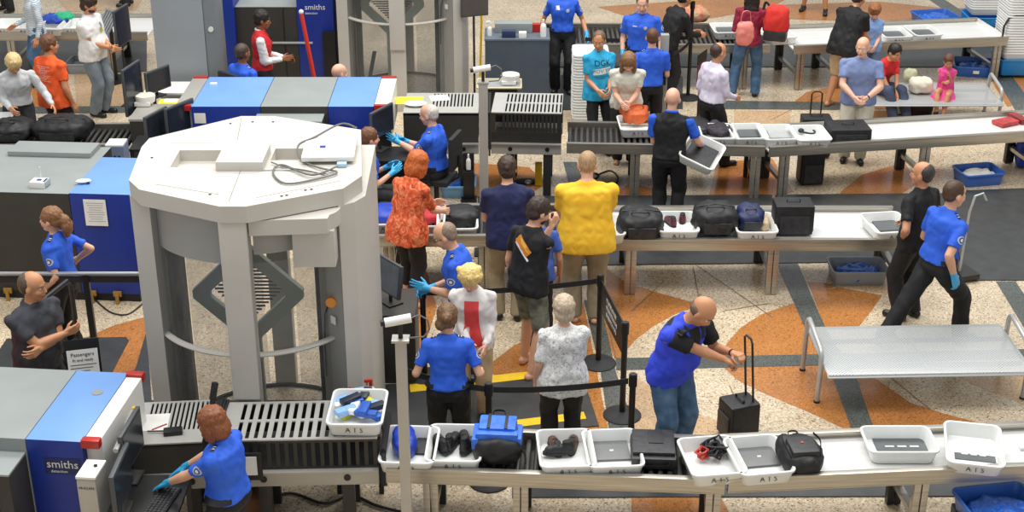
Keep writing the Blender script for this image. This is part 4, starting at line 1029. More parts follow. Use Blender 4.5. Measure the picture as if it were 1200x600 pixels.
# ---- far line
R4 = .79
tray(851, 32, R4, 3, 'white tray right of the patterned soft bag on the far rollers', )
tray(912, 38, R4, 10, 'large white tray at the end of the far rollers beside the red backpack')
tray(893, 34, R4, 5, 'white tray just behind the woman carrying the pink bag')
tray(1047, 37, R4, 6, 'white tray right of the boy in pale blue on the far table')
tray(1082, 35, R4, 8, 'white tray rightmost of the pair on the far end table')
for x, y, l_ in ((851, 36, 'first far tray on the rollers'), (1047, 41, 'tray right of the boy in pale blue'), (1082, 39, 'rightmost far end table tray')):
    laptop(x, y, F3 + .01, 4, 'dark sheet in the bottom of the ' + l_, .28, .3, mat('liner_grey', '#55595b'), False)
cloth_heap(806, 26, .69, (.7, .42, .26), ramp_mat('floral_tapestry', [(.2, '#3a2f28'), (.4, '#b99f78'), (.6, '#c96f5a'), (.8, '#7f8a5a')], 'noise', 9, .7), 'patterned soft bag lying on the far rollers beside the person in black', 'bag', 31, name='patterned_bag')
tray(10, 27, R4, 0, 'white tray at the far left edge of the picture')
tray(34, 27, R4, 0, 'white tray standing behind the person in the striped top')
tray(62, 28, R4, 0, 'white tray with green and blue clothes on the far left table')
tray(88, 27, R4, 0, 'white tray just left of the man in the white tee shirt')
cloth_heap(66, 27, F3 + .02, (.5, .3, .14), mat('royal_blue_cloth', '#2a4cb0', .8, 0, .15, 8, .4), 'crumpled blue clothing in the far left tray', 'clothing', 32)
cloth_heap(74, 24, F3 + .06, (.35, .25, .13), mat('green_cloth', '#2fae7c', .8, 0, .2, 8, .4), 'green clothing on top of the blue clothing at the far left', 'clothing', 33)
# ---- crates on the floor
def crate(px, py, label, m, w=.56, d=.42, h=.17, rz=0, fill=None, filllabel=None, z=0.0, txt=False):
    c = on(px, py, z + h); t = empty('plastic_crate', (c[0], c[1], z), math.radians(rz), label, 'crate', 'crates on the floor')
    mk('tub', tub_bm(w, d, h, lip=.018), m, t, smooth=40)
    if txt:
        bm = B(); box(bm, (0, -d / 2 + .0, h * .55), (.09, .006, .05)); mk('label_sticker', bm, M_paper, t)
    if fill:
        blob_bag('liner_bag', (c[0], c[1], z + .015), math.radians(rz), (w * .8, d * .8, h * .75), fill, filllabel, 'plastic bag', px, amp=.03, sq=2.4)
    return t
crate(1147, 198, 'blue crate on the floor under the third table near the walking officer', M_bluebin, rz=12, fill=M_paper, filllabel='crumpled paper in the blue crate under the third table')
crate(1005, 310, 'grey crate holding blue plastic under the second table', M_greybin, w=.62, rz=0, fill=M_bluebag, filllabel='blue plastic bag in the grey crate under the second table')
crate(537, 211, 'pale blue crate between the seated officer and the navy shirt man', mat('pale_blue_crate', '#7fb2dc', .35), w=.44, d=.46, fill=M_bluebag, filllabel='crumpled blue bag in the pale blue crate')
crate(1096, 16, 'blue crate on the floor beyond the far end table', M_bluebin, w=.7, d=.6, rz=10, fill=M_bluebag, filllabel='blue bag in the crate beyond the far end table')
crate(1143, 73, 'blue crate with a small white label under the far end table', M_bluebin, w=.66, d=.6, rz=-12, fill=M_bluebag, filllabel='blue bag in the labelled crate under the far end table', txt=True)
crate(1172, 588, 'blue crate cut by the bottom edge below the nearest table', M_bluebin, w=.6, d=.5, rz=10, fill=M_bluebag, filllabel='blue bag in the crate at the bottom edge', z=0.25)
bm = B(); box(bm, (0, 0, .12), (.6, .5, .24), 0, .01); mk('crate_dolly', bm, M_dark_steel, None, 'low dark dolly under the blue crate at the bottom edge', 'dolly', loc=(P(1172, 588, .42).x, P(1172, 588, .42).y, 0))
crate(104, 70, 'grey crate of small things under the far left table', M_greybin, w=.66, d=.5, rz=0, fill=ramp_mat('mixed_clutter', [(.2, '#3a4148'), (.5, '#8b98a2'), (.8, '#5f6f7d')], 'noise', 20, .5), filllabel='mixed clutter in the grey crate under the far left table')
blob_bag('blue_bag', on(1197, 195, 0), 0, (.2, .3, .4), mat('royal_blue_nylon', '#1c3fae'), 'blue bag on the floor at the right edge below the third table', 'bag', 44)
# ---- stacks of trays
ORD = ['lowest', 'second', 'third', 'fourth', 'fifth', 'sixth', 'seventh', 'eighth', 'ninth', 'tenth', 'eleventh', 'twelfth', 'thirteenth', 'fourteenth', 'fifteenth', 'sixteenth', 'seventeenth', 'eighteenth', 'nineteenth', 'twentieth', 'twenty-first', 'twenty-second', 'twenty-third', 'twenty-fourth', 'twenty-fifth', 'twenty-sixth']
def stack(px, py, z0, n, label, rz=0, w=.44, d=.56, step=.042, m=None):
    c = P(px, py, 0); first = None
    for k in range(n):
        if k == 0: o = first = make_tray('x', (c.x, c.y, z0), rz, txt=False, w=w, d=d)
        else: o = copy_tree(first)
        o.location = (c.x + random.uniform(-.004, .004), c.y, z0 + k * step)
        o['label'] = ('topmost white tray of ' if k == n - 1 else 'lowest white tray of ' if k == 0 else ORD[k] + ' white tray from the bottom of ') + label; o['group'] = 'trays of ' + label
stack(690, 140, 0.0, 23, 'the stack behind the bright blue boy', w=.5)
stack(1150, 36, 0.34, 12, 'the short stack at the top right', w=.6, d=.5)
stack(1188, 86, 0.30, 26, 'the high stack at the right edge', w=.62, d=.6)
for px, py, l_ in ((1150, 36, 'bright cyan crate base under the top right tray stack'), (1188, 86, 'bright cyan crate base under the right edge tray stack')):
    c = P(px, py, 0); t = empty('tray_dolly', (c.x, c.y, 0), 0, l_, 'dolly')
    mk('cyan_tub', tub_bm(.66, .6, .26), M_cyanpl, t)
    for v in t.children[0].data.vertices: v.co.z += .05
    for sx in (-.25, .25):
        for sy in (-.22, .22):
            bm = B(); cyl(bm, (sx - .015, sy, .028), (sx + .015, sy, .028), .028, n=12); mk('wheel', bm, M_black, t)
    if px > 1160:
        bm = B(); tube(bm, [(-.36, -.28, .1), (-.36, -.28, .85), (-.3, -.28, .98), (-.2, -.28, 1.02), (.3, -.28, 1.02)], .018, 8); mk('push_handle', bm, M_dark_steel, t)
    else:
        bm = B(); cyl(bm, (.2, -.31, .2), (.2, -.3, .2), .07, n=20); mk('round_emblem', bm, M_white, t)
# rolling bag of the bending man
t = rolling(864, 510, 0.0, (.26, .30, .36), .62, 'small black rolling bag held by the man in the blue and black polo', -70, -0.1)

# luggage at the left of the third line
duffel(75, 163, .66, (.72, .55, .3), 'large black travel bag the elderly man is reaching for', 51)
duffel(18, 163, .66, (.5, .55, .26), 'black bag at the left edge in front of the elderly man', 52)
tray(-8, 140, .86, 10, 'white tray corner cut by the left edge beside the black bag')
# ---------------------------------------------------------------- people
SKIN = {}
def skin(tone):
    if tone in SKIN: return SKIN[tone]
    c = {'light': '#dca888', 'pink': '#e0ad92', 'tan': '#c98f68', 'brown': '#8a5636'}[tone]
    m = mat('skin_' + tone, c, 0.5, 0, 0.08, 9); m.node_tree.nodes['Principled BSDF'].inputs['Subsurface Weight'].default_value = 0.08
    m.node_tree.nodes['Principled BSDF'].inputs['Subsurface Radius'].default_value = (0.02, 0.008, 0.004)
    SKIN[tone] = m; return m
M_lip = mat('lips', '#a85a4c', 0.45); M_eye = mat('eye_white', '#e8e4dc', 0.25); M_iris = mat('iris_dark', '#2a1c14', 0.2)
_hands = {}
def hand_mesh(pose):
    """right hand, wrist at origin, fingers along +y, palm towards -z, thumb on the -x side"""
    if pose in _hands: return _hands[pose]
    curl = {'relax': (14, 22, 16), 'flat': (3, 5, 4), 'grip': (48, 62, 40), 'hold': (26, 36, 24)}[pose]
    bm = B()
    kn = [(-.031, .088), (-.0105, .094), (.0105, .090), (.030, .080)]
    for x, y in kn: seg(bm, (x * .45, -.01, 0), (x, y, 0), .0185, .0135, ref=Vector((0, 0, 1)), n=10)
    ell(bm, (0, .045, -.002), (.038, .048, .014)); ell(bm, (-.024, .03, -.008), (.018, .03, .016))
    for (x, y), L, r, sp in zip(kn, ((.040, .026, .02), (.044, .029, .022), (.040, .026, .021), (.031, .021, .018)), (.0092, .0095, .0090, .0080), (-5, -1, 3, 8)):
        a = 0; p = Vector((x, y, 0)); rr = r
        for l, c in zip(L, curl):
            a += math.radians(c); d = Vector((math.sin(math.radians(sp)) * math.cos(a), math.cos(math.radians(sp)) * math.cos(a), -math.sin(a)))
            q = p + d * l; seg(bm, p, q, rr, rr * .92, n=9); p = q; rr *= .92
    tc = {'relax': .25, 'flat': .0, 'grip': .9, 'hold': .55}[pose]
    p = Vector((-.022, .018, -.006)); d = Vector((-.72, .66, -.2 - .3 * tc)).normalized(); q = p + d * .042; seg(bm, p, q, .0145, .0115, n=9)
    d2 = Vector((-.35 + .5 * tc, .85, -.25 - .5 * tc)).normalized(); q2 = q + d2 * .032; seg(bm, q, q2, .0112, .0098, n=9)
    seg(bm, q2, q2 + (d2 + Vector((.1 * tc, 0, -.1))).normalized() * .02, .0098, .0085, n=9)
    seg(bm, (0, -.05, 0), (0, .0, 0), .027, .026, ref=Vector((0, 0, 1)), fy=1.0, n=12)
    b = remesh(bm, .0055, 2); me = bpy.data.meshes.new('hand'); b.to_mesh(me); b.free(); _hands[pose] = me; return me

def person(label, at, yaw, h=1.75, tone='light', sex='m', build=1.0, belly=0.0, lean=0, side=0, twist=0, pel=0.0, head=(0, 0), feet=None, knees=0.0,
           hands=(None, None), hpose=('relax', 'relax'), gloves=False, palm=None, elbow=(None, None),
           top=('tee', None), bottom=('pants', None), shoes=M_black, barefoot=False, hair=('short', '#3a2a20'), extras=(), anchor='head', group=None, sit=False, seatz=0.48, footlift=(0, 0), ztop=None):
    sh = 0.196 if sex == 'm' else 0.172
    if sex == 'c': sh = 0.16
    k = h / 1.745; bw = build; V = Vector
    pz = (seatz / k + 0.07) if sit else 0.93 - pel
    Pv = V((0, 0, pz))
    # spine
    pts = []; frames = []
    p = Pv.copy(); ds = 0.03; s = 0
    def fr(s):
        w = min(1, max(0, s / .3)); th = math.radians(lean * (.35 + .65 * w)); sd = math.radians(side * w); tw = math.radians(twist * w)
        U = V((math.sin(sd), math.sin(th), math.cos(th))).normalized(); R = V((math.cos(tw), -math.sin(tw), 0)); R = (R - U * R.dot(U)).normalized(); F = U.cross(R)
        return U, R, F
    SP = {}
    def sp(s):
        n = 12; q = Pv.copy()
        for i in range(n): q = q + fr(s * (i + .5) / n)[0] * (s / n)
        return q
    def tring(s, hw, hd, fwd=0.0, n=20, ex=2.4):
        U, R, F = fr(s); c = sp(s) + F * fwd; out = []
        for i in range(n):
            a = 2 * PI * i / n; ca, sa = math.cos(a), math.sin(a)
            rr = (abs(ca) ** ex + abs(sa) ** ex) ** (-1 / ex); out.append(c + R * hw * ca * rr + F * hd * sa * rr)
        return out
    fem = sex == 'f'
    hipw, waistw = (.172, .128) if fem else (.165, .148)
    chestw = sh * .9
    sec = [(-.09, .15, .105, 0), (0, hipw, .118, -.005), (.10, waistw + .008, .103 + .3 * belly, belly * .35), (.17, waistw, .1 + .35 * belly, belly * .4), (.28, chestw * .95, .112 + .1 * belly, .008), (.37, chestw, .116, .01), (.45, chestw * .9, .095, .0), (.5, chestw * .6, .075, -.005), (.55, .062, .06, -.005)]
    sec = [(s_, a * (bw if s_ < .5 else 1) , b_ * (bw if s_ < .5 else 1), f) for s_, a, b_, f in sec]
    U, R, F = fr(.46)
    shoulder = [sp(.435) + R * (sgn * sh * (1 + (bw - 1) * .6)) for sgn in (-1, 1)]   # left, right
    hipj = [Pv + V((sgn * .09 * bw, 0, -.02)) for sgn in (-1, 1)]
    if feet is None: feet = ((-.1, .02), (.1, -.02)) if not sit else ((-.1, .42), (.1, .42))
    fl = footlift
    ank = [V((f[0], f[1], .085 + l_)) for f, l_ in zip(feet, fl)]
    toeyaw = [(f[2] if len(f) > 2 else sgn * 8) for f, sgn in zip(feet, (1, -1))]
    def ik(a, b, l1, l2, pole):
        d = b - a; L = d.length; mx = (l1 + l2) * .999
        if L > mx: b = a + d * (mx / L); d = b - a; L = mx
        x = (l1 * l1 - l2 * l2 + L * L) / (2 * L); y = math.sqrt(max(0, l1 * l1 - x * x)); dn = d / L
        pp = pole - dn * pole.dot(dn)
        if pp.length < 1e-4: pp = V((0, 1, 0))
        return a + dn * x + pp.normalized() * y, b
    legs = []
    for i in range(2):
        ty = math.radians(toeyaw[i]); kd = V((-math.sin(ty), math.cos(ty), .15 if not sit else .8)); kd = kd + V(((-1, 1)[i] * knees, 0, 0))
        kn, an = ik(hipj[i], ank[i], .43, .425, kd); legs.append((kn, an, ty))
    arms = []
    for i in range(2):
        sgn = (-1, 1)[i]
        t_ = V(hands[i]) if hands[i] is not None else shoulder[i] + V((sgn * .07, .05, -.52))
        pole = V(elbow[i]) if elbow[i] else V((sgn * .32, -1, -.6))
        e, w = ik(shoulder[i], t_, .29, .255, pole); arms.append((e, w))
    # head frame
    lw = math.radians(lean * .55 + head[1]); hy = math.radians(twist + head[0])
    hF = V((-math.sin(hy) * math.cos(lw), math.cos(hy) * math.cos(lw), -math.sin(lw))); hR = V((math.cos(hy), math.sin(hy), 0)); hU = hR.cross(hF)
    HM3 = Matrix((hR, hF, hU)).transposed()
    nb = sp(.52); hc = nb + fr(.5)[0] * .042 + hU * .122 + hF * .022
    def H(x, y, z): return hc + HM3 @ V((x, y, z))
    hs = 1.1 if sex != 'c' else 1.25
    top_z = H(0, -.01, .125 * hs).z
    # ---- skin surface
    bm = B()
    loft(bm, [tring(s_, a * .93, b_ * .92, f) for s_, a, b_, f in sec])
    seg(bm, sp(.5), hc - hU * .04 - hF * .02, .06 if sex == 'm' else .052, .053 if sex == 'm' else .046)
    def HE(c, r, sub=2): ell(bm, H(*[q * hs for q in c]), [q * hs for q in r], HM3, sub)
    HE((0, -.012, .03), (.076, .096, .092), 3); HE((0, .022, -.03), (.06, .062, .082), 3); HE((0, .048, -.088), (.032, .032, .026)); HE((0, .0, -.06), (.055, .06, .045))
    HE((0, .076, .026), (.048, .014, .012)); HE((-.036, .052, -.03), (.026, .03, .028)); HE((.036, .052, -.03), (.026, .03, .028))
    HE((0, .087, -.058), (.023, .010, .006)); HE((0, .085, -.067), (.02, .010, .007))
    HE((0, .098, -.030), (.015, .014, .011)); seg(bm, H(0, .08 * hs, .012), H(0, .103 * hs, -.026 * hs), .008, .011, n=8)
    for sgn in (-1, 1): HE((sgn * .078, -.008, -.012), (.010, .020, .032)); HE((sgn * .072, .0, -.03), (.01, .012, .014))
    for i in range(2):
        e, w = arms[i]; r0 = (.047 if sex == 'm' else .041) * (1 + (bw - 1) * .8)
        ell(bm, shoulder[i] - V((0, 0, .012)), (.046 * bw,) * 3); seg(bm, shoulder[i] - V((0, 0, .012)), e, r0 * .98, r0 * .82); seg(bm, e, w, r0 * .84, .0275, bulge=(.25, r0 * .9))
        kn, an, ty = legs[i]
        seg(bm, hipj[i], kn, .085 * bw, .056 * (1 + (bw - 1) * .5)); seg(bm, kn, an, .054, .036, bulge=(.3, .06)); 
        fd = V((-math.sin(ty), math.cos(ty), 0)); fz = an.z - .05
        heel = V((an.x, an.y, fz)) - fd * .035; toe = V((an.x, an.y, fz - .012)) + fd * .13
        seg(bm, heel, toe, .038, .034, ref=V((0, 0, 1)), n=12); seg(bm, an, V((an.x, an.y, fz)) + fd * .05, .036, .033)
        if barefoot:
            sd_ = V((fd.y, -fd.x, 0))
            for q in range(5): c = toe + sd_ * ((q - 2) * .0165) * 1 + fd * (.035 - abs(q - (0 if i else 4)) * .006); ell(bm, c - V((0, 0, .008)), (.0105, .0105, .0105), None, 1)
    bm = remesh(bm, .0105, 2)
    for v in bm.verts:
        if v.co.z < .012: v.co.z = max(v.co.z, .004)
    # lips
    lc = H(0, .093 * hs, -.062 * hs)
    for f in bm.faces:
        q = HM3.transposed() @ (f.calc_center_median() - lc)
        if abs(q.x) < .024 * hs and abs(q.z) < .008 * hs and q.y > -.02: f.material_index = 1
    # hands
    hmats = []
    for i in range(2):
        e, w = arms[i]; d = (w - e).normalized(); sgn = (-1, 1)[i]
        pn = V(palm[i]) if (palm and palm[i]) else V((-sgn, 0, -.25))
        pn = pn - d * pn.dot(d)
        if pn.length < .05: pn = V((0, 0, -1)) - d * (-d.z)
        pn.normalize(); zax = -pn; xax = d.cross(zax)
        M_ = Matrix((xax, d, zax)).transposed().to_4x4(); M_.translation = w
        sc_ = Matrix.Diagonal((1 if i else -1, 1, 1, 1)); hmats.append(M_ @ sc_)
        if not gloves:
            hm = hand_mesh(hpose[i]); n0 = len(bm.verts); bm.from_mesh(hm); bm.verts.ensure_lookup_table(); nv = bm.verts[n0:]
            bmesh.ops.transform(bm, matrix=hmats[-1], verts=nv)
    S = Matrix.Scale(k, 4)
    root = empty('person', (0, 0, 0), math.radians(yaw), label, 'person', group)
    def child(name, b, m, sm=60, **kw):
        bmesh.ops.transform(b, matrix=S, verts=b.verts[:]); return mk(name, b, m, root, smooth=sm, **kw)
    body = child('body', bm, [skin(tone), M_lip])
    if gloves:
        for i in range(2):
            b = B(); b.from_mesh(hand_mesh(hpose[i])); wmx = hmats[i]
            seg(b, (0, -.045, 0), (0, .02, 0), .031, .03, n=14, flat=(True, False)); bmesh.ops.transform(b, matrix=wmx @ Matrix.Scale(1.06, 4), verts=b.verts[:]); child('glove', b, M_glove)
    # eyes and brows
    for sgn in (-1, 1):
        b = B(); ell(b, H(sgn * .031 * hs, .0665 * hs, .004 * hs), (.0125, .0125, .010), HM3, 2)
        ell(b, H(sgn * .030 * hs, .0735 * hs, .003 * hs), (.0055, .006, .0055), HM3, 1, 1); child('eye', b, [M_eye, M_iris])
    hcol = hair[1] if hair[1] else '#8a7a6a'
    M_h = ramp_mat('hair_' + hcol.strip('#'), [(.25, hcol), (.75, '#%02x%02x%02x' % tuple(min(255, int(int(hcol[j:j + 2], 16) * 1.35 + 8)) for j in (1, 3, 5)))], 'noise', 30, .55, vscale=(3, 3, .6), bump=.6, detail=6)
    for sgn in (-1, 1): b = B(); tube(b, [H(sgn * .014 * hs, .088 * hs, .024 * hs), H(sgn * .032 * hs, .085 * hs, .03 * hs), H(sgn * .05 * hs, .07 * hs, .024 * hs)], .004, 6); child('eyebrow', b, M_h)
    # ---- hair
    hk = hair[0]
    if hk != 'none':
        b = B()
        def h_(c, r, sub=3): ell(b, H(*[q * hs for q in c]), [q * hs * (1.05 if hk not in ('crop', 'thin', 'fringe') else 1.0) for q in r], HM3, sub)
        if hk == 'short': h_((0, -.02, .038), (.083, .098, .093)); h_((0, -.05, -.01), (.075, .06, .07))
        elif hk == 'crop': h_((0, -.018, .035), (.080, .096, .092)); h_((0, -.05, -.005), (.072, .058, .06))
        elif hk == 'fringe': h_((-.045, -.035, -.005), (.037, .06, .045)); h_((.045, -.035, -.005), (.037, .06, .045)); h_((0, -.065, .0), (.06, .042, .055))
        elif hk == 'thin': h_((0, -.04, .028), (.0805, .082, .084)); h_((0, -.06, -.01), (.07, .05, .06))
        elif hk == 'full': h_((0, -.015, .045), (.092, .105, .098)); h_((0, -.055, -.02), (.085, .06, .08)); h_((0, .03, .085), (.07, .055, .04))
        elif hk == 'bob': h_((0, -.02, .04), (.095, .105, .095)); h_((0, -.05, -.04), (.095, .065, .1)); h_((-.08, .01, -.04), (.022, .05, .085)); h_((.08, .01, -.04), (.022, .05, .085))
        elif hk == 'long': h_((0, -.02, .04), (.092, .105, .093)); h_((0, -.06, -.08), (.105, .05, .15)); h_((-.078, .02, -.09), (.028, .045, .13)); h_((.078, .02, -.09), (.028, .045, .13)); h_((0, -.075, -.18), (.1, .045, .08))
        elif hk == 'curly': h_((0, -.015, .045), (.098, .108, .1)); h_((0, -.055, -.01), (.095, .07, .085)); [h_((.085 * math.cos(a), -.02 + .08 * math.sin(a), .06 + .03 * math.cos(3 * a)), (.035, .035, .035), 2) for a in (0, .6, 1.2, 1.9, 2.6, 3.1, 3.8, 4.7, 5.6)]
        elif hk in ('pony', 'bun'): h_((0, -.02, .038), (.084, .1, .093)); h_((0, -.06, .0), (.075, .055, .07))
        if hk == 'pony': h_((0, -.13, -.0), (.045, .055, .05)); h_((0, -.15, -.06), (.055, .05, .075)); h_((0, -.14, -.12), (.04, .035, .05))
        if hk == 'bun': h_((0, -.125, .035), (.045, .045, .042), 2); h_((-.05, -.06, -.04), (.045, .05, .05))
        b = remesh(b, .011, 2); wrinkle(b, .007 if hk not in ('crop', 'thin', 'fringe') else .002, 38, h * 7 + yaw, (1, 1, .5))
        child('hair', b, M_h)
    if hk == 'none' or hk == 'bald': pass
    # ---- trousers / shorts / skirt
    kind, bmat = bottom[0], bottom[1]
    if kind in ('pants', 'loose', 'jeans', 'shorts', 'capri'):
        b = B(); lo = .018 if kind != 'loose' else .03
        loft(b, [tring(s_, a, d_, f) for s_, a, d_, f in ((-.10, .145 * bw, .105 * bw, 0), (-.03, hipw * bw + .012, .125 * bw, -.008), (.03, hipw * bw + .008, .12 * bw, -.003), (.085, (waistw * bw) + .022, .112 * bw + .28 * belly, belly * .3))])
        for i in range(2):
            kn, an, ty = legs[i]; ko = (.082 if kind != 'loose' else .09) * (1 + (bw - 1) * .6); wo = {'jeans': .078, 'pants': .076, 'loose': .075, 'capri': .055, 'shorts': .09}[kind]
            seg(b, hipj[i] + V((0, 0, -.02)), kn, .098 * bw, ko, bulge=(.4, .094 * bw)) if kind != 'shorts' else seg(b, hipj[i], kn.lerp(hipj[i], -.06 if len(bottom) < 3 else bottom[2]), .1 * bw, wo * bw, flat=(False, True))
            if kind == 'capri': seg(b, kn, kn.lerp(an, .72), ko, wo, flat=(False, True))
            elif kind != 'shorts': seg(b, kn, an + V((0, -.0, -.035)), ko, wo, flat=(False, True))
        b = remesh(b, .013, 3); wrinkle(b, .009, 7, h * 3 + yaw, (1, 1, .55))
        for v in b.verts: v.co.z = max(v.co.z, .012)
        child('shorts' if kind == 'shorts' else 'trousers', b, bmat)
    elif kind == 'skirt':
        b = B(); U0 = pz
        rg = []
        for i_, (t_, a, d_) in enumerate(((.1, .14, .12), (0, .19, .15), (-.15, .24, .24), (-.32, .28, .28))):
            rg.append([Pv + V((a * math.cos(q), d_ * math.sin(q) + (.12 if sit else 0) * (i_ > 0) * i_ * .8, t_ * (.6 if sit else 1))) for q in [2 * PI * j / 24 for j in range(24)]])
        loft(b, rg); b = remesh(b, .014, 3); wrinkle(b, .02, 9, 3, (1, 1, .3)); child('skirt', b, bmat)
    if not barefoot and shoes:
        for i in range(2):
            kn, an, ty = legs[i]; fd = V((-math.sin(ty), math.cos(ty), 0)); b = B(); fz = an.z - .045
            heel = V((an.x, an.y, fz)) - fd * .04; toe = V((an.x, an.y, fz - .008)) + fd * .15
            seg(b, heel, toe, .045, .042, ref=V((0, 0, 1)), n=12); seg(b, an, V((an.x, an.y, fz)) + fd * .06, .045, .04); b = remesh(b, .011, 2)
            lo_ = an.z - .083
            for v in b.verts: v.co.z = max(v.co.z, lo_)
            child('shoe', b, shoes)
    # ---- top
    tk, tm = top[0], top[1]; o_ = .016 if tk not in ('loose', 'blouse', 'jacket') else .026
    hem = {'tee': -.10, 'polo': -.1, 'uniform': .03, 'loose': -.14, 'blouse': -.16, 'long': -.08, 'shirt': .02, 'vest': .0, 'dress': .0, 'jacket': -.13, 'tank': -.05}[tk]
    fl_ = {'loose': .03, 'blouse': .035, 'tee': .016, 'jacket': .02}.get(tk, .006)
    b = B(); rg = []
    ss = [hem] + [s_ for s_ in (-.02, .1, .17, .28, .37, .45, .5, .545) if s_ > hem + .03]
    def interp(s_):
        for A_, B_ in zip(sec[:-1], sec[1:]):
            if A_[0] <= s_ <= B_[0]:
                u_ = (s_ - A_[0]) / (B_[0] - A_[0]); return [A_[j] * (1 - u_) + B_[j] * u_ for j in range(4)]
        return sec[0] if s_ < sec[0][0] else sec[-1]
    for s_ in ss:
        q = interp(s_); ex_ = fl_ * max(0, (.28 - s_) / .38); o2 = o_ if s_ < .5 else .008
        rg.append(tring(s_, max(q[1], (chestw * (.84 if fem else .95) * bw if s_ < .3 and tk in ('tee', 'polo', 'loose', 'blouse', 'long') else 0)) + o2 + ex_ + (.012 if s_ < .15 and tk in ('tee', 'polo', 'loose', 'blouse') else 0), q[2] + o2 + ex_ * .8 + (.01 if s_ < .15 else 0), q[3]))
    loft(b, rg)
    if fem and tk not in ('dress',):
        U_, R_, F_ = fr(.33)
        for sgn in (-1, 1): ell(b, sp(.335) + R_ * sgn * .068 + F_ * .085, (.062, .055, .06))
    slv = {'tee': .66, 'polo': .7, 'uniform': .72, 'loose': .7, 'blouse': .9, 'long': 2, 'shirt': 2, 'vest': 0, 'dress': 0, 'jacket': 2, 'tank': 0}[tk]
    r0 = (.047 if sex == 'm' else .041) * (1 + (bw - 1) * .8)
    for i in range(2):
        e, w = arms[i]; sl = slv
        if sl: ell(b, shoulder[i], ((.05 + o_ * .5) * bw,) * 3)
        seg(b, sp(.505), shoulder[i] + fr(.45)[0] * .008, .045, (.038 + o_ * .3) * bw)
        if 0 < sl <= 1: seg(b, shoulder[i], shoulder[i].lerp(e, sl), r0 * 1.14, r0 * (1.32 if not fem else 1.22), flat=(False, True))
        elif sl > 1: seg(b, shoulder[i], e, r0 * 1.3, r0 * 1.12); seg(b, e, e.lerp(w, .97), r0 * 1.13, .037, flat=(False, True))
        elif tk in ('vest',): ell(b, shoulder[i] - (shoulder[i] - sp(.455)) * .18, (.055 * bw,) * 3)
    if tk in ('uniform', 'polo', 'shirt'):
        U_, R_, F_ = fr(.52); c = sp(.535); tube(b, [c + R_ * .066 * math.cos(a) + F_ * .06 * math.sin(a) + U_ * (.006 - .012 * math.sin(a)) for a in [2 * PI * j / 18 for j in range(18)]], .013, 6, closed=False)
    b = remesh(b, .0125, 6); wrinkle(b, (.011 if bw < 1.2 else .007) if tk != 'uniform' else .008, 6.5 if bw < 1.2 else 8, h * 5 + yaw * .3, (1.2, 1.2, .8))
    bmt = tm if not isinstance(tm, (list, tuple)) else tm[0]
    tn = {'tee': 'tee_shirt', 'polo': 'polo_shirt', 'uniform': 'uniform_shirt', 'loose': 'loose_shirt', 'blouse': 'blouse', 'long': 'long_sleeve_top', 'shirt': 'dress_shirt', 'vest': 'vest', 'dress': 'dress_top', 'jacket': 'jacket', 'tank': 'tank_top'}[tk]
    shirt = child(tn, b, tm if isinstance(tm, (list, tuple)) else [tm])
    bvh = BVHTree.FromPolygons([v.co.copy() for v in shirt.data.vertices], [tuple(p_.vertices) for p_ in shirt.data.polygons])
    def decal(name, b2, frame, m, off=.004, par=shirt):
        """lay a flat patch or print on the cloth: frame = origin + right/up/normal, scaled person space"""
        O, Rr, Uu, Nn = frame
        for v in b2.verts:
            q = O + Rr * v.co.x + Uu * v.co.y; hit = bvh.ray_cast(q + Nn * .12, -Nn, .3)
            v.co = (hit[0] if hit[0] is not None else q) + Nn * off
        return mk(name, b2, m, par, smooth=60)
    def cframe(s_, dx=0, back=False):
        U_, R_, F_ = fr(s_); N_ = -F_ if back else F_; Rt = -R_ if not back else R_
        return ((sp(s_) + Rt * dx + N_ * .1) * k, Rt, U_, N_)   # Rt: right as read by a viewer
    def sframe(i, f_=.5):
        e = arms[i][0]; d = (e - shoulder[i]).normalized(); c = shoulder[i].lerp(e, f_); N_ = R * (-1, 1)[i] ; N_ = (N_ - d * N_.dot(d)).normalized(); return (c + N_ * .05) * k, (-d).cross(N_) * 1, -d, N_
    def disc(r, n=20, rings=3):
        q = B(); bmesh.ops.create_circle(q, cap_ends=True, radius=r, segments=n); bmesh.ops.poke(q, faces=q.faces[:]); bmesh.ops.subdivide_edges(q, edges=q.edges[:], cuts=1); return q
    def rect(w_, h2, nx=6, ny=6):
        q = B(); bmesh.ops.create_grid(q, x_segments=nx, y_segments=ny, size=.5); bmesh.ops.scale(q, vec=(w_, h2, 1), verts=q.verts[:]); return q
    if tk == 'uniform':
        for i in range(2):
            decal('shoulder_patch', disc(.040 * k), sframe(i, .42), mat('patch_grey_blue', '#b9c3d6', .6), .004); decal('patch_ring', disc(.028 * k), sframe(i, .42), mat('patch_navy', '#3a4c86', .6), .0055); decal('patch_emblem', disc(.016 * k), sframe(i, .42), M_paper, .007)
            U_, R_, F_ = fr(.5); c0 = (sp(.5).lerp(shoulder[i], .62) + U_ * .02) * k
            q = rect(.035 * k, .075 * k, 3, 5); decal('epaulette', q, (c0, F_, R_ * (-1, 1)[i], U_), mat('epaulette_navy', '#10183e', .6), .004); 
            for z_ in (-.012, .012): decal('epaulette_bar', rect(.03 * k, .006 * k, 3, 1), (c0 + R_ * z_ * k, F_, R_ * (-1, 1)[i], U_), M_paper, .006)
        fr_ = cframe(.36, .075); decal('badge', disc(.026 * k, 12), fr_, mat('badge_silver', '#d5d8dc', .3, .4), .006)
        fr_ = cframe(.38, -.075); decal('name_tag', rect(.06 * k, .016 * k, 4, 2), fr_, mat('badge_silver', '#d5d8dc', .3, .4), .006)
        b = B(); rr = [tring(.045, hipw * bw + .026, .126 * bw + .22 * belly, belly * .25, 24), tring(.085, waistw * bw + .036, .122 * bw + .28 * belly, belly * .3, 24)]; loft(b, rr, False); child('belt', b, M_black)
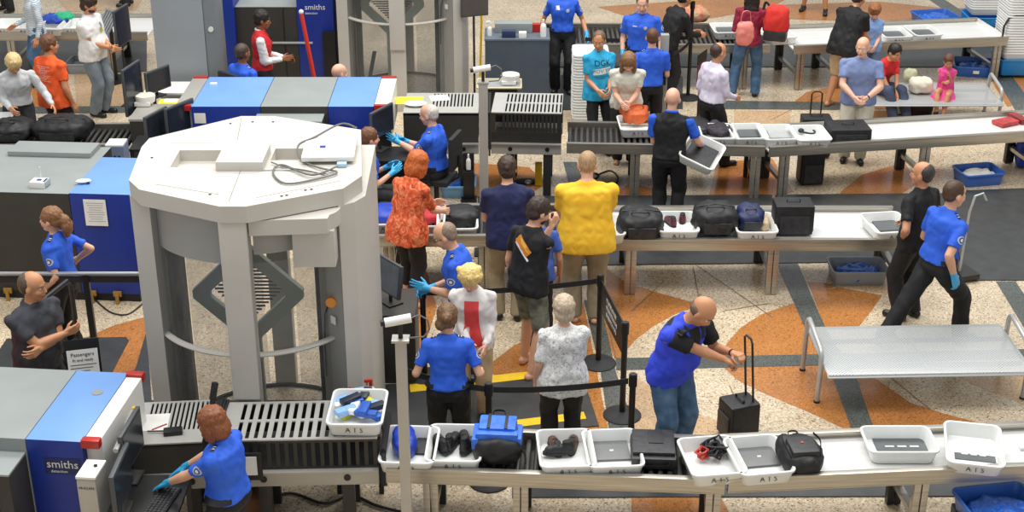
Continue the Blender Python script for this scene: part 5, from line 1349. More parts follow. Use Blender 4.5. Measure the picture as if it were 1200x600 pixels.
        b = B(); U_, R_, F_ = fr(.06); box(b, sp(.065) + R_ * (hipw * bw + .03), (.03, .07, .1), 0, .008); child('belt_pouch', b, M_black)
    for ex in extras:
        n_ = ex[0]
        if n_ == 'print':      # (print, text, size, s, back, material, dx, dy)
            _, txt, size, s_, back, mm, dx, dy = ex
            q = text_bm(txt, size * k, 0); bmesh.ops.triangulate(q, faces=q.faces[:]); bmesh.ops.subdivide_edges(q, edges=[e_ for e_ in q.edges if e_.calc_length() > .02], cuts=2)
            O, Rr, Uu, Nn = cframe(s_, 0, back); 
            if len(txt) and dy: 
                pass
            decal('printed_words', q, (O + Rr * dx * k + Uu * dy * k, Rr, Uu, Nn), mm, .005)
        elif n_ == 'patch':    # (patch, w, h, s, back, material, dx, rot)
            _, w_, h2, s_, back, mm, dx, rot_ = ex; q = rect(w_ * k, h2 * k); bmesh.ops.rotate(q, cent=(0, 0, 0), matrix=Matrix.Rotation(math.radians(rot_), 3, 'Z'), verts=q.verts[:])
            O, Rr, Uu, Nn = cframe(s_, 0, back); decal('print_patch', q, (O + Rr * dx * k, Rr, Uu, Nn), mm, .004)
        elif n_ == 'lines':    # rows of small print
            _, w_, s_, back, mm, nrow = ex; q = B(); rn = random.Random(4)
            for r_ in range(nrow):
                x = -w_ / 2 * (1 - (r_ % 3) * .2)
                while x < w_ / 2 * (1 - ((r_ + 1) % 3) * .25):
                    l_ = rn.uniform(.012, .03); g = [q.verts.new(((x + a_ * l_) * k, (-r_ * .024 + c_ * .006) * k, 0)) for a_, c_ in ((0, 0), (1, 0), (1, 1), (0, 1))]; q.faces.new(g); x += l_ + .007
            decal('small_print', q, cframe(s_, 0, back), mm, .005)
        elif n_ == 'lapel':    # open jacket showing an inner top: (lapel, material)
            q = rect(.19 * k, .5 * k, 8, 16)
            for v in q.verts: v.co.x *= .75 + .5 * max(0, -v.co.y / (.25 * k))
            decal('inner_top', q, cframe(.2), ex[1], .006)
        elif n_ == 'glasses':
            q = B()
            for sgn in (-1, 1):
                c = H(sgn * .031 * hs, .092 * hs, .002); tube(q, [c + hR * .021 * math.cos(a) + hU * .015 * math.sin(a) for a in [2 * PI * j / 12 for j in range(12)]], .0025, 5, closed=False)
                tube(q, [H(sgn * .052, .09, .004), H(sgn * .078, .04, .004), H(sgn * .082, -.01, 0)], .0022, 5)
            child('glasses', q, M_black)
        elif n_ == 'beard':
            q = B(); ell(q, H(0, .035, -.07), (.062, .058, .05), HM3, 3); ell(q, H(0, .055, -.095), (.036, .03, .028), HM3, 2); q = remesh(q, .01, 2); lz = H(0, 0, -.045)
            wrinkle(q, .003, 40, 1); child('beard', q, M_h)
        elif n_ == 'cap':
            q = B(); ell(q, H(0, -.012, .05), (.09, .105, .085), HM3, 3); ell(q, H(0, .1, .045), (.06, .06, .008), HM3, 2); child('cap', remesh(q, .011, 2), ex[1])
        elif n_ == 'watch':
            e, w = arms[ex[1]]; d = (w - e).normalized(); u_, v_ = frame_of(d); q = B(); cyl(q, w - d * .03, w - d * .012, .031, n=16); child('watch', q, M_black)
        elif n_ == 'sleeves':  # under-shirt sleeves below a vest
            for i in range(2):
                q = B(); e, w = arms[i]; ell(q, shoulder[i], (.062 * bw,) * 3); seg(q, shoulder[i], shoulder[i].lerp(e, .72 if ex[2] < 1 else 1), r0 * 1.25, r0 * 1.3, flat=(False, ex[2] < 1))
                if ex[2] >= 1: seg(q, e, e.lerp(w, .96), r0 * 1.15, .036, flat=(False, True))
                q = remesh(q, .0125, 2); wrinkle(q, .007, 9, 2); child('shirt_sleeve', q, ex[1])
            q = B(); U_, R_, F_ = fr(.52); c = sp(.535); tube(q, [c + R_ * .066 * math.cos(a) + F_ * .06 * math.sin(a) + U_ * (.008 - .012 * math.sin(a)) for a in [2 * PI * j / 18 for j in range(19)]], .015, 6); child('shirt_collar', q, ex[1])
        elif n_ == 'tie':
            q = rect(.045 * k, .3 * k, 3, 8); decal('tie', q, cframe(.38), ex[1], .012)
        elif n_ == 'side_panel':   # two-tone polo: dark shoulders and chest
            for s_, dx, w_, h2, bk in ((.40, .0, .12, .2, False), (.47, -.13, .09, .16, False), (.47, .13, .09, .16, False), (.44, 0, .3, .1, True)): decal('black_panel', rect(w_ * k, h2 * k, 8, 8), cframe(s_, dx, bk), ex[1], .004)
            for i in range(2):
                q = B(); e = arms[i][0]; seg(q, shoulder[i].lerp(e, .12), shoulder[i].lerp(e, .74), r0 * 1.42, r0 * 1.46, flat=(True, True))
                q = remesh(q, .0125, 2); wrinkle(q, .004, 9, 2); child('black_sleeve', q, ex[1])
    # ---- placement: crown of the head over its photo pixel
    if anchor == 'head':
        T = H(0, -.01, .12 * hs) * k; px, py = at; w_ = P(px, py, T.z); o = Matrix.Rotation(math.radians(yaw), 3, 'Z') @ V((T.x, T.y, 0)); root.location = (w_.x - o.x, w_.y - o.y, 0)
    else: root.location = (at[0], at[1], at[2] if len(at) > 2 else 0)
    return root
M_uni = ramp_mat('royal_blue_uniform_cloth', [(.2, '#1e52cc'), (.8, '#306be2')], 'noise', 6, .7, bump=.3)
M_blackpants = ramp_mat('black_trouser_cloth', [(.2, '#111113'), (.8, '#1f1f22')], 'noise', 6, .75, bump=.3)
M_khaki = ramp_mat('khaki_cotton', [(.2, '#8f8166'), (.8, '#ab9c7e')], 'noise', 6, .8, bump=.4)
M_jeans = ramp_mat('blue_denim', [(.2, '#33506e'), (.5, '#4a6b8c'), (.85, '#6d8cab')], 'noise', 9, .85, bump=.4)
M_greyjeans = ramp_mat('grey_denim', [(.2, '#5b6670'), (.85, '#8a949c')], 'noise', 6, .85, bump=.4)
def cloth(name, a, b, sc=6, bump=.35): return ramp_mat(name, [(.2, a), (.8, b)], 'noise', sc, .78, bump=bump)
OFF = dict(top=('uniform', M_uni), bottom=('pants', M_blackpants))
# front counter / lane people
person('officer with auburn hair and blue gloves typing at the near monitors', (241, 479), 72, 1.62, 'light', 'f', 1.25, hair=('bob', '#6b3d22'), lean=2, head=(0, 22), gloves=True, hpose=('flat', 'flat'), hands=((-.14, .50, 1.02), (.13, .50, 1.0)), palm=((0, 0, -1), (0, 0, -1)), **OFF)
person('officer with brown tied hair seen from behind, facing the woman in the white cardigan', (524, 356), 0, 1.64, 'light', 'f', 1.1, hair=('bun', '#5a4028'), lean=3, head=(0, 8), hands=((-.3, .18, 1.0), (.3, .16, 1.0)), **OFF)
person('grey haired woman in a white patterned blouse, black trousers, seen from behind', (661, 348), 8, 1.6, 'pink', 'f', 1.12, hair=('full', '#9c8c78'), hands=(None, (.1, .28, 1.05)), top=('blouse', ramp_mat('white_floral_cloth', [(.3, '#8f9296'), (.45, '#d9dad8'), (.55, '#f2f1ed'), (.7, '#b8babb')], 'noise', 26, .8, distort=2)), bottom=('pants', M_blackpants))
person('blonde elderly woman in a white cardigan over a coral top', (549, 316), 176, 1.6, 'pink', 'f', 1.08, hair=('curly', '#c2a266'), lean=6, head=(-12, 22), hands=((-.14, .24, .92), (.02, .3, .98)), top=('jacket', cloth('white_knit', '#dcd8d2', '#f1eeea')), bottom=('pants', cloth('tan_trouser', '#a88f6c', '#bfa683')), extras=(('lapel', cloth('coral_knit', '#d8383c', '#ee5552')),))
person('officer with glasses and grey hair pulling on blue gloves', (514, 262), 82, 1.76, 'light', 'm', 1.08, hair=('thin', '#6e5f50'), lean=12, head=(0, 22), gloves=True, hpose=('flat', 'hold'), hands=((-.10, .33, 1.08), (.04, .32, 1.02)), extras=(('glasses',), ('beard',)) if False else (('glasses',),), **OFF)
person('bearded man in camouflage shorts and a black tee shirt with an orange back graphic', (636, 232), -42, 1.83, 'light', 'm', 1.0, hair=('short', '#2e2119'), lean=8, head=(-22, 14), hands=(None, (.02, .30, 1.40)), hpose=('relax', 'grip'), top=('tee', cloth('black_tee', '#0e0e10', '#1c1c1e')), bottom=('shorts', ramp_mat('camouflage_cloth', [(.3, '#4b4f45'), (.45, '#6d7063'), (.6, '#8a8a7a'), (.75, '#565a50')], 'noise', 9, .85), .0), barefoot=True, feet=((-.12, .08), (.14, -.12)), extras=(('beard',), ('patch', .2, .085, .37, True, mat('graphic_orange', '#e08a2a', .7), .0, -42), ('patch', .2, .03, .385, True, mat('graphic_yellow', '#ecc050', .7), .012, -42), ('patch', .22, .022, .315, True, M_paper, -.01, -42)))
person('short person in blue shirt and white cap hidden behind the bearded black tee man', (631, 238), 5, 1.56, 'tan', 'm', .9, hair=('crop', '#c9c2b4'), top=('tee', cloth('mid_blue_cloth', '#3d5cb0', '#4f70c8')), bottom=('pants', M_blackpants), extras=(('cap', M_white),))
person('big man in a bright yellow tee shirt seen from behind', (689, 177), 2, 1.88, 'pink', 'm', 1.3, hair=('crop', '#8a6f50'), lean=10, head=(-8, 14), hands=((-.16, .38, 1.02), (.2, .42, .98)), top=('loose', cloth('yellow_cotton', '#efb41c', '#f9cb38')), bottom=('pants', cloth('olive_khaki', '#857a62', '#a0957a')), shoes=None, barefoot=True)
person('man in a navy tee shirt and khaki trousers facing away', (594, 183), 4, 1.8, 'light', 'm', 1.12, hair=('short', '#33261c'), lean=10, head=(0, 8), hands=((-.16, .36, 1.0), (.18, .36, 1.02)), top=('tee', cloth('navy_cotton', '#131a3e', '#1f2856')), bottom=('pants', M_khaki))
person('woman with bright red hair in an orange patterned blouse', (494, 178), -38, 1.76, 'pink', 'f', 1.08, hair=('bob', '#a2501f'), lean=14, head=(-8, 20), hands=((-.04, .44, 1.05), (.14, .44, 1.0)), top=('blouse', ramp_mat('orange_batik', [(.3, '#7e3a1e'), (.38, '#d4502a'), (.52, '#e66436'), (.62, '#f2a070'), (.72, '#d8481f')], 'noise', 10, .75, distort=3)), bottom=('capri', M_blackpants), barefoot=True, feet=((-.1, .06), (.08, -.08)))
person('grey haired seated officer pulling on blue gloves beside the far machine', (500, 122), 74, 1.76, 'pink', 'm', 1.12, hair=('thin', '#a8a29a'), belly=.12, sit=True, seatz=.62, lean=4, head=(0, 10), gloves=True, hpose=('flat', 'hold'), hands=((-.04, .46, 1.0), (.06, .40, .98)), feet=((-.1, .46), (.12, .42)), footlift=(.12, .12), **OFF)
person('officer half hidden behind the big scanner with a blue gloved hand', (433, 150), -70, 1.66, 'pink', 'f', 1.0, hair=('bun', '#5a3a24'), sit=True, seatz=.62, lean=6, gloves=True, hands=((-.08, .3, .98), (.14, .3, .98)), footlift=(.12, .12), **OFF)
person('officer with curly tied hair looking left by the charcoal machine', (58, 243), 78, 1.68, 'pink', 'f', 1.05, hair=('pony', '#6e4c30'), lean=2, head=(4, 0), hands=((-.2, .12, .92), (.3, -.02, 1.05)), **OFF)
person('man in a dark grey shirt with folded arms', (37, 319), -125, 1.78, 'tan', 'm', 1.12, hair=('thin', '#4a3c30'), belly=.1, lean=4, head=(28, 4), hands=((.12, .22, 1.12), (-.13, .26, 1.18)), elbow=((-.6, .3, -1), (.6, .3, -1)), palm=((-.2, -1, 0), (.2, -1, 0)), hpose=('hold', 'hold'), top=('polo', cloth('charcoal_cotton', '#33353b', '#474950')), bottom=('pants', cloth('dark_slacks', '#24262b', '#33353a')))
p_ = P(-14, 438, 0)
person('person in a bright orange jacket cut off by the left edge', (P(-22, 400, 1.1).x - .05, P(-18, 400, 1.1).y - .2, 0), -20, 1.7, 'tan', 'm', 1.15, hair=('short', '#2a1d16'), top=('jacket', cloth('safety_orange', '#e04a18', '#f0622a')), bottom=('pants', M_blackpants), anchor='xy')
person('balding man in a blue and black polo shirt leaning on a bag handle', (836, 355), -138, 1.82, 'tan', 'm', 1.15, hair=('fringe', '#5a4636'), belly=.1, lean=22, head=(20, 34), hands=((-.26, .44, 1.14), (-.18, .44, 1.10)), hpose=('grip', 'grip'), palm=((0, 0, -1), (0, 0, -1)), top=('polo', cloth('violet_blue_cotton', '#2b3fd0', '#3d55e8')), bottom=('jeans', M_jeans), extras=(('side_panel', cloth('black_cotton', '#101012', '#1c1c20')), ('watch', 0)))
person('officer striding to the right with one blue glove', (1121, 212), -66, 1.86, 'light', 'm', 1.08, hair=('crop', '#3a281c'), lean=7, head=(-8, 0), pel=.06, gloves=True, hpose=('relax', 'relax'), hands=((-.25, .28, .95), (.26, -.02, .84)), feet=((-.1, -.52, 0), (.1, .30, 0)), **OFF)
person('balding man in a black polo shirt and black trousers facing away', (1083, 190), 40, 1.77, 'tan', 'm', 1.1, hair=('thin', '#2e2a28'), head=(18, 0), hands=((-.20, .02, .98), (.2, .2, .98)), top=('polo', cloth('black_tee', '#0e0e10', '#1c1c1e')), bottom=('pants', M_blackpants), elbow=((-1, -.8, 0), None), extras=(('watch', 0),))
# third row
person('boy in a bright blue tee shirt with printed words', (702, 37), -162, 1.74, 'tan', 'm', .92, hair=('crop', '#5a4330'), head=(-30, 12), hands=((-.06, .26, 1.0), (.1, .26, .98)), top=('loose', cloth('cyan_cotton', '#1f9ccc', '#32b6e4')), bottom=('pants', M_blackpants), extras=(('patch', .25, .085, .28, False, M_paper, 0, 6), ('print', 'DGK', .105, .39, False, M_black, 0, 0), ('print', 'POWER', .075, .28, False, mat('cyan_ink', '#1f9ccc', .7), 0, 0), ('lines', .2, .2, False, M_black, 2)))
person('long haired woman in a cream tee shirt leaning over the orange bag', (737, 66), 178, 1.66, 'pink', 'f', 1.2, hair=('long', '#6b4c30'), lean=20, head=(0, 28), hands=((-.03, .40, 1.02), (.08, .42, 1.02)), top=('tee', cloth('cream_cotton', '#cfccbc', '#e2dfd0')), bottom=('pants', M_blackpants), shoes=None, barefoot=True)
person('balding officer in a black vest holding a tray, seen from behind', (789, 103), -14, 1.78, 'pink', 'm', 1.1, hair=('none', '#8a7a6a'), lean=3, head=(0, 4), gloves=True, hands=((-.12, .3, 1.05), (.34, .32, .98)), top=('vest', cloth('black_vest_cloth', '#0c0c0e', '#18181b')), bottom=('pants', M_blackpants), extras=(('sleeves', M_uni, .7),))
person('man in a pale lilac dress shirt walking past behind the third row', (844, 50), -62, 1.71, 'tan', 'm', 1.1, hair=('thin', '#33241a'), lean=3, head=(0, 8), belly=.06, hands=(None, (.12, .30, .98)), top=('shirt', cloth('lilac_cotton', '#cfc6dc', '#e6e0ee')), bottom=('pants', M_blackpants), feet=((-.1, -.15), (.1, .2)))
person('bald man in a grey blue tee shirt holding sunglasses', (1012, 44), 168, 1.74, 'pink', 'm', 1.18, hair=('fringe', '#a8988a'), head=(-14, 6), lean=2, hands=((-.10, .30, 1.0), (.06, .32, 1.0)), hpose=('hold', 'hold'), elbow=((-1, -.5, 0), (1, -.5, 0)), top=('tee', cloth('slate_blue_cotton', '#6b7ba6', '#8292ba')), bottom=('loose', cloth('stone_cotton', '#c3bda8', '#dad5c4')), extras=(('watch', 0),))
person('black haired woman in a red shirt bending to her shoe on the far bench', (1052, 53), 205, 1.62, 'tan', 'f', .95, hair=('short', '#17120f'), sit=True, seatz=.44, lean=32, head=(0, 4), hands=((-.02, .46, .44), (.06, .46, .44)), feet=((-.1, .64), (.12, .60)), footlift=(0.12, .12), top=('tee', cloth('red_cotton', '#c41c22', '#dc3032')), bottom=('jeans', cloth('dark_denim', '#2c3648', '#45506a')))
person('small girl in a pink dress sitting on the far bench', (1113, 65), 158, 1.2, 'tan', 'c', 1.0, hair=('short', '#4a2f20'), sit=True, seatz=.44, lean=10, head=(10, 16), hands=((-.08, .2, 1.05), (.0, .26, .95)), feet=((-.06, .56), (.07, .58)), footlift=(.25, .3), top=('dress', ramp_mat('hot_pink_cloth', [(.3, '#d8247c'), (.7, '#f05aa4')], 'noise', 7, .6)), bottom=('skirt', ramp_mat('hot_pink_cloth', [(.3, '#d8247c'), (.7, '#f05aa4')], 'noise', 7, .6)), shoes=M_black)
person('bearded man in a white tee shirt and grey jeans with folded hands', (104, -6), -105, 1.8, 'tan', 'm', 1.18, hair=('full', '#2b1e16'), belly=.1, lean=0, head=(0, 8), hands=((.02, .30, 1.04), (.05, .32, 1.02)), hpose=('hold', 'hold'), top=('tee', cloth('white_cotton', '#dcdad8', '#efedeb')), bottom=('jeans', M_greyjeans), extras=(('beard',), ('patch', .07, .09, .33, False, mat('print_yellow_green', '#b9bf4a', .7), .02, 20), ('patch', .05, .05, .4, False, mat('print_blue_grey', '#7d88b0', .7), .03, 10)))
person('man in an orange tee shirt with white back print', (57, 41), -30, 1.74, 'tan', 'm', 1.1, hair=('short', '#5a3a24'), head=(-25, 4), top=('loose', cloth('orange_cotton', '#e4501a', '#f4682c')), bottom=('pants', M_blackpants), extras=(('lines', .2, .42, True, M_paper, 9),))
person('elderly man in a pale grey shirt reaching for the black bags', (16, 67), 200, 1.72, 'tan', 'm', 1.1, hair=('full', '#b09a6c'), lean=22, head=(10, 24), hands=((-.42, .40, .98), (.1, .35, .98)), top=('shirt', cloth('pale_grey_cotton', '#b9bcbe', '#d2d4d5')), bottom=('pants', cloth('dark_slacks', '#24262b', '#33353a')))
person('woman in a striped top standing by the far left trays', (33, -24), 120, 1.66, 'tan', 'f', 1.05, hair=('bob', '#4a3524'), hands=(None, (.12, .3, 1.0)), top=('long', ramp_mat('striped_jersey', [(0, '#8ba3b5'), (.45, '#8ba3b5'), (.5, '#e6eaec'), (1, '#e6eaec')], 'wave', 14, .8, interp='CONSTANT')), bottom=('jeans', M_jeans))
person('man in a red vest and white shirt with a tie', (308, 12), -82, 1.78, 'brown', 'm', 1.05, hair=('short', '#17110e'), head=(0, 10), hands=((-.05, .3, 1.05), (.1, .28, 1.08)), top=('vest', cloth('red_vest_cloth', '#b0161e', '#ce2a30')), bottom=('pants', M_blackpants), extras=(('sleeves', cloth('white_cotton', '#dcdad8', '#efedeb'), 2), ('tie', M_black)))
person('officer seated with his back turned behind the blue topped machine', (283, 51), -40, 1.75, 'brown', 'm', 1.1, hair=('crop', '#3a2e26'), sit=True, seatz=.62, footlift=(.12, .12), **OFF)
person('bald man whose crown shows above the grey machine top', (397, 75), -60, 1.72, 'pink', 'm', 1.05, hair=('none', '#8a7a6a'), sit=True, seatz=.5, **OFF)
# top right
person('officer in blue gloves standing at the top with black belt', (660, -26), 178, 1.78, 'tan', 'f', 1.08, hair=('bun', '#3a281c'), gloves=True, hands=((-.36, .08, .92), (.34, .08, .9)), extras=(('patch', .05, .06, .4, False, M_paper, -.07, 10),), **OFF)
person('young officer with short brown hair facing the camera beside the far rollers', (753, -6), 168, 1.8, 'pink', 'm', 1.1, hair=('crop', '#5a4028'), head=(6, 12), gloves=True, hands=((.3 * -1, .14, .9), (.24, .1, .9)), **OFF)
person('officer with short hair seen from behind near the pale grey post', (765, 33), 6, 1.72, 'pink', 'm', .98, hair=('crop', '#4a2e1c'), head=(-12, 0), gloves=True, hands=((-.3, .16, 1.05), (.18, .26, 1.02)), **OFF)
person('woman in a dark red top and jeans with a pink bag, seen from behind', (P(872, 110, 0).x, 21.35, 0), -12, 1.7, 'tan', 'f', 1.1, hair=('long', '#17110e'), hands=((-.18, .22, 1.05), (.2, .2, 1.1)), top=('long', cloth('dark_red_fleece', '#7d1430', '#9c2444')), bottom=('jeans', M_jeans), feet=((-.22, .02), (.14, .06)), anchor='xy')
person('man in a black tee shirt and khaki shorts bending towards the boy', (1010, -14), -48, 1.82, 'tan', 'm', 1.12, hair=('short', '#2e2119'), lean=22, head=(0, 10), hands=((-.1, .40, .98), (.1, .42, .95)), top=('loose', cloth('black_tee', '#0e0e10', '#1c1c1e')), bottom=('shorts', cloth('khaki_shorts_cloth', '#b49e78', '#cdb892'), -.05), barefoot=True, feet=((-.16, -.04), (.16, .02)))
person('boy in a pale blue tee shirt at the far table', (1026, 6), 172, 1.42, 'pink', 'c', 1.0, hair=('full', '#7a4c28'), head=(0, 24), hands=((-.05, .3, 1.0), (.1, .3, 1.0)), top=('tee', cloth('pale_blue_cotton', '#78a2dc', '#92b8ec')), bottom=('shorts', cloth('slate_shorts_cloth', '#5a6a8c', '#71819f'), 0))
person('person in black bending over the patterned soft bag', (P(776, 112, 0).x, 21.05, 0), -65, 1.78, 'tan', 'm', 1.1, hair=('short', '#17110e'), lean=28, anchor='xy', hands=((-.1, .5, 1.0), (.1, .5, 1.0)), top=('long', cloth('black_tee', '#0e0e10', '#1c1c1e')), bottom=('pants', M_blackpants))
pp = P(955, 14, 0)
person('person whose bare lower legs show at the top edge beyond the far table', (pp.x, pp.y, 0), 160, 1.75, 'tan', 'm', 1.0, hair=('short', '#2e2119'), top=('tee', cloth('teal_cotton', '#3b7d86', '#4f949c')), bottom=('shorts', cloth('grey_shorts_cloth', '#70757c', '#868b92'), 0), feet=((-.2, .1), (.22, -.05)), anchor='xy')
pp = P(12, 12, 0)
person('dark trousered person whose legs show at the top left edge', (pp.x, pp.y, 0), 150, 1.75, 'tan', 'm', 1.0, hair=('short', '#2e2119'), top=('tee', cloth('teal_cotton', '#3b7d86', '#4f949c')), bottom=('pants', M_blackpants), feet=((-.14, .1), (.14, -.05)), anchor='xy')
pp = P(150, 6, 0)
person('person in dark trousers at the top edge right of the bearded man', (pp.x, pp.y, 0), 100, 1.75, 'tan', 'm', 1.0, hair=('short', '#2e2119'), top=('tee', cloth('grey_cotton', '#62666c', '#7b8088')), bottom=('pants', M_blackpants), anchor='xy')
# ---------------------------------------------------------------- desks, monitors and small equipment
def monitor(loc, rz, label, w=.5, h=.33, tilt=0, arm=True, stand=.2, face=M_screen):
    """screen facing local -y; loc = foot of the support"""
    t = empty('computer_monitor', loc, math.radians(rz), label, 'monitor')
    Rm = Matrix.Translation((0, 0, stand + h / 2)) @ Matrix.Rotation(math.radians(tilt), 4, 'X')
    bm = B(); box(bm, (0, .012, 0), (w, .035, h), 0, .008); bmesh.ops.transform(bm, matrix=Rm, verts=bm.verts[:]); mk('housing', bm, mat('graphite_plastic', '#4b4d4f', .45), t)
    bm = B(); box(bm, (0, -.008, 0), (w - .04, .004, h - .04)); bmesh.ops.transform(bm, matrix=Rm, verts=bm.verts[:]); mk('screen', bm, face, t)
    bm = B(); tube(bm, [(0, .05, 0), (0, .05, stand + h * .4), (0, .03, stand + h * .5)], .018, 8); box(bm, (0, .05, .008), (.2, .16, .016), 0, .004); mk('stand', bm, M_dark_steel, t)
    return t
def desk(x, y, w, d, h, label, top=None, rz=0, body=None):
    t = empty('work_stand', (x, y, 0), math.radians(rz), label, 'work table')
    bm = B(); box(bm, (0, 0, h - .015), (w, d, .03), 0, .005); mk('top', bm, top or M_steel_paint, t)
    if body:
        bm = B(); box(bm, (0, 0, (h - .03) / 2), (w - .02, d - .02, h - .03), 0, .004); mk('cabinet_body', bm, body, t)
    else:
        for sx in (-1, 1):
            for sy in (-1, 1):
                bm = B(); box(bm, (sx * (w / 2 - .03), sy * (d / 2 - .03), (h - .03) / 2), (.04, .04, h - .03)); mk('leg', bm, M_dark_steel, t)
    return t
# near operator station
desk(-2.72, 9.2, .5, .75, .86, 'black keyboard shelf in front of the near monitors', M_black)
monitor((-2.88, 9.52, .86), 86, 'rear near monitor, its back edge to the blue machine', .46, .34, 0, stand=.17)
monitor((-2.86, 9.1, .86), 90, 'front near monitor edge-on beside the grey control tower', .48, .34, 0, stand=.1)
t = empty('keyboard', (-2.62, 9.17, .86), math.radians(80), 'black keyboard under the gloved hands of the auburn haired officer', 'keyboard')
bm = B(); box(bm, (0, 0, .012), (.42, .16, .022), 0, .005); mk('case', bm, M_black, t)
bm = B()
for r_ in range(5):
    for c_ in range(13): box(bm, (-.18 + c_ * .03, -.06 + r_ * .03, .027), (.024, .024, .008))
mk('keys', bm, M_baggrey, t, smooth=0)
t = empty('radio_handset', on(203, 508, .95), .2, 'black radio handset lying on the short hood table', 'radio')
bm = B(); box(bm, (0, 0, .02), (.15, .085, .04), 0, .012); mk('body', bm, M_black, t)
bm = B(); tube(bm, [(-.07, .02, .02), (-.2, .05, .015)], .007, 6); mk('antenna', bm, M_black, t)
t = empty('paper_sheet', on(183, 495, .95), .1, 'white printed paper with a red pen line on the short hood table', 'paper')
bm = B(); box(bm, (0, 0, .002), (.2, .26, .002)); mk('sheet', bm, M_paper, t)
bm = B(); cyl(bm, (-.02, -.06, .008), (.08, .03, .008), .005, n=8); mk('red_pen', bm, M_red, None, 'red pen lying on the paper by the handset', 'pen', loc=on(183, 500, .95))
t = empty('notice_board', (-2.15, 9.86, .62), math.radians(2), 'black framed white notice leaning on the front of the long hood table', 'notice')
bm = B(); box(bm, (0, 0, .13), (.34, .02, .25), 0, .004); mk('frame', bm, M_black, t)
bm = B(); box(bm, (0.01, -.012, .14), (.24, .004, .17)); mk('sheet', bm, M_paper, t)
# shelf with spray bottles behind the long hood
desk(-1.3, 10.68, .42, .2, .85, 'small grey shelf with spray bottles beside the big scanner', M_greytop)
def bottle(loc, label, capm, hh=.14, r=.032, spray=True, body=M_white):
    t = empty('spray_bottle' if spray else 'squeeze_bottle', loc, .3, label, 'bottle')
    bm = B(); n = 16; loft(bm, [[Vector((rr * math.cos(2 * PI * i / n), rr * math.sin(2 * PI * i / n), z)) for i in range(n)] for rr, z in ((r, 0), (r, hh * .7), (r * .8, hh * .88), (r * .35, hh), (r * .35, hh + .02))]); mk('bottle_body', bm, body, t)
    bm = B(); cyl(bm, (0, 0, hh + .01), (0, 0, hh + .05), r * .4, n=10)
    if spray: box(bm, (-.02, 0, hh + .06), (.07, .022, .025), 0, .004); tube(bm, [(-.03, 0, hh + .05), (-.035, 0, hh + .02)], .006, 6)
    mk('spray_head' if spray else 'cap', bm, capm, t); return t
bottle((-1.18, 10.68, .85), 'white spray bottle with a red trigger by the big scanner', M_red, .16, .04)
bottle((-1.36, 10.7, .85), 'small white bottle left of the red trigger spray bottle', M_red, .09, .024, False)
t = empty('round_jar', (-1.28, 10.66, .85), 0, 'squat white jar with a black lid by the spray bottles', 'jar')
bm = B(); cyl(bm, (0, 0, 0), (0, 0, .05), .055, n=20); mk('jar_body', bm, M_white, t); bm = B(); cyl(bm, (0, 0, .051), (0, 0, .075), .058, n=20); mk('lid', bm, M_black, t)
# tilted monitor right of the scanner
monitor((-1.22, 12.75, .75), -52, 'tilted grey monitor with a bluish screen between the scanner and the orange blouse', .5, .34, -8, stand=.14, face=mat('bluish_screen', '#5b6a7d', .25, 0, .3, 4))
desk(-1.2, 12.8, .55, .6, .75, 'dark equipment cabinet under the tilted monitor', M_charcoal, body=M_charcoal)
# white sensors on machine B
t = empty('wireless_router', on(47, 218, 1.262), math.radians(-6), 'white boxy router with an antenna on the grey machine top', 'router')
bm = B(); box(bm, (0, 0, .035), (.17, .15, .07), 0, .012); mk('case', bm, M_white, t); bm = B(); box(bm, (.07, 0, .04), (.05, .13, .06), 0, .01); mk('grey_end', bm, M_greybin, t)
bm = B(); cyl(bm, (-.0, .05, .06), (-.0, .05, .2), .006, n=8); mk('antenna', bm, M_white, t); bm = B(); box(bm, (0, 0, .072), (.05, .04, .004)); mk('blue_mark', bm, M_blue, t)
t = empty('door_sensor', on(98, 215, 1.27), .2, 'small white curved sensor on the blue machine top', 'sensor')
bm = B(); ell(bm, (0, 0, .03), (.085, .045, .022)); mk('shell', bm, M_white, t); bm = B(); cyl(bm, (.05, -.03, 0), (.05, -.03, .03), .014, n=10); mk('foot', bm, M_baggrey, t)
# box, screens between machine B and the scanner
t = empty('control_box', on(138, 182, .95), 0, 'small grey blue control box with a white lid above the blue machine', 'control box')
t.location = (t.location.x, t.location.y, 0)
bm = B(); box(bm, (0, 0, .55), (.22, .24, 1.1), 0, .01); mk('case', bm, mat('grey_blue_case', '#717d92', .45), t)
bm = B(); box(bm, (0, 0, 1.11), (.21, .23, .02), 0, .004); mk('lid', bm, M_white, t)
for k in range(3):
    bm = B(); cyl(bm, (-.05 + .05 * k, -.121, .98), (-.05 + .05 * k, -.126, .98), .012, n=10); mk('button', bm, M_black, t)
desk(-4.2, 16.75, .8, .5, .95, 'dark operator shelf behind the second blue machine', M_black)
monitor((-4.28, 16.72, .95), 68, 'dark monitor left of the pair behind the second machine', .46, .34, 0, stand=.06)
monitor((-4.02, 16.85, .95), 60, 'dark monitor right of the pair behind the second machine', .5, .36, 0, stand=.1)
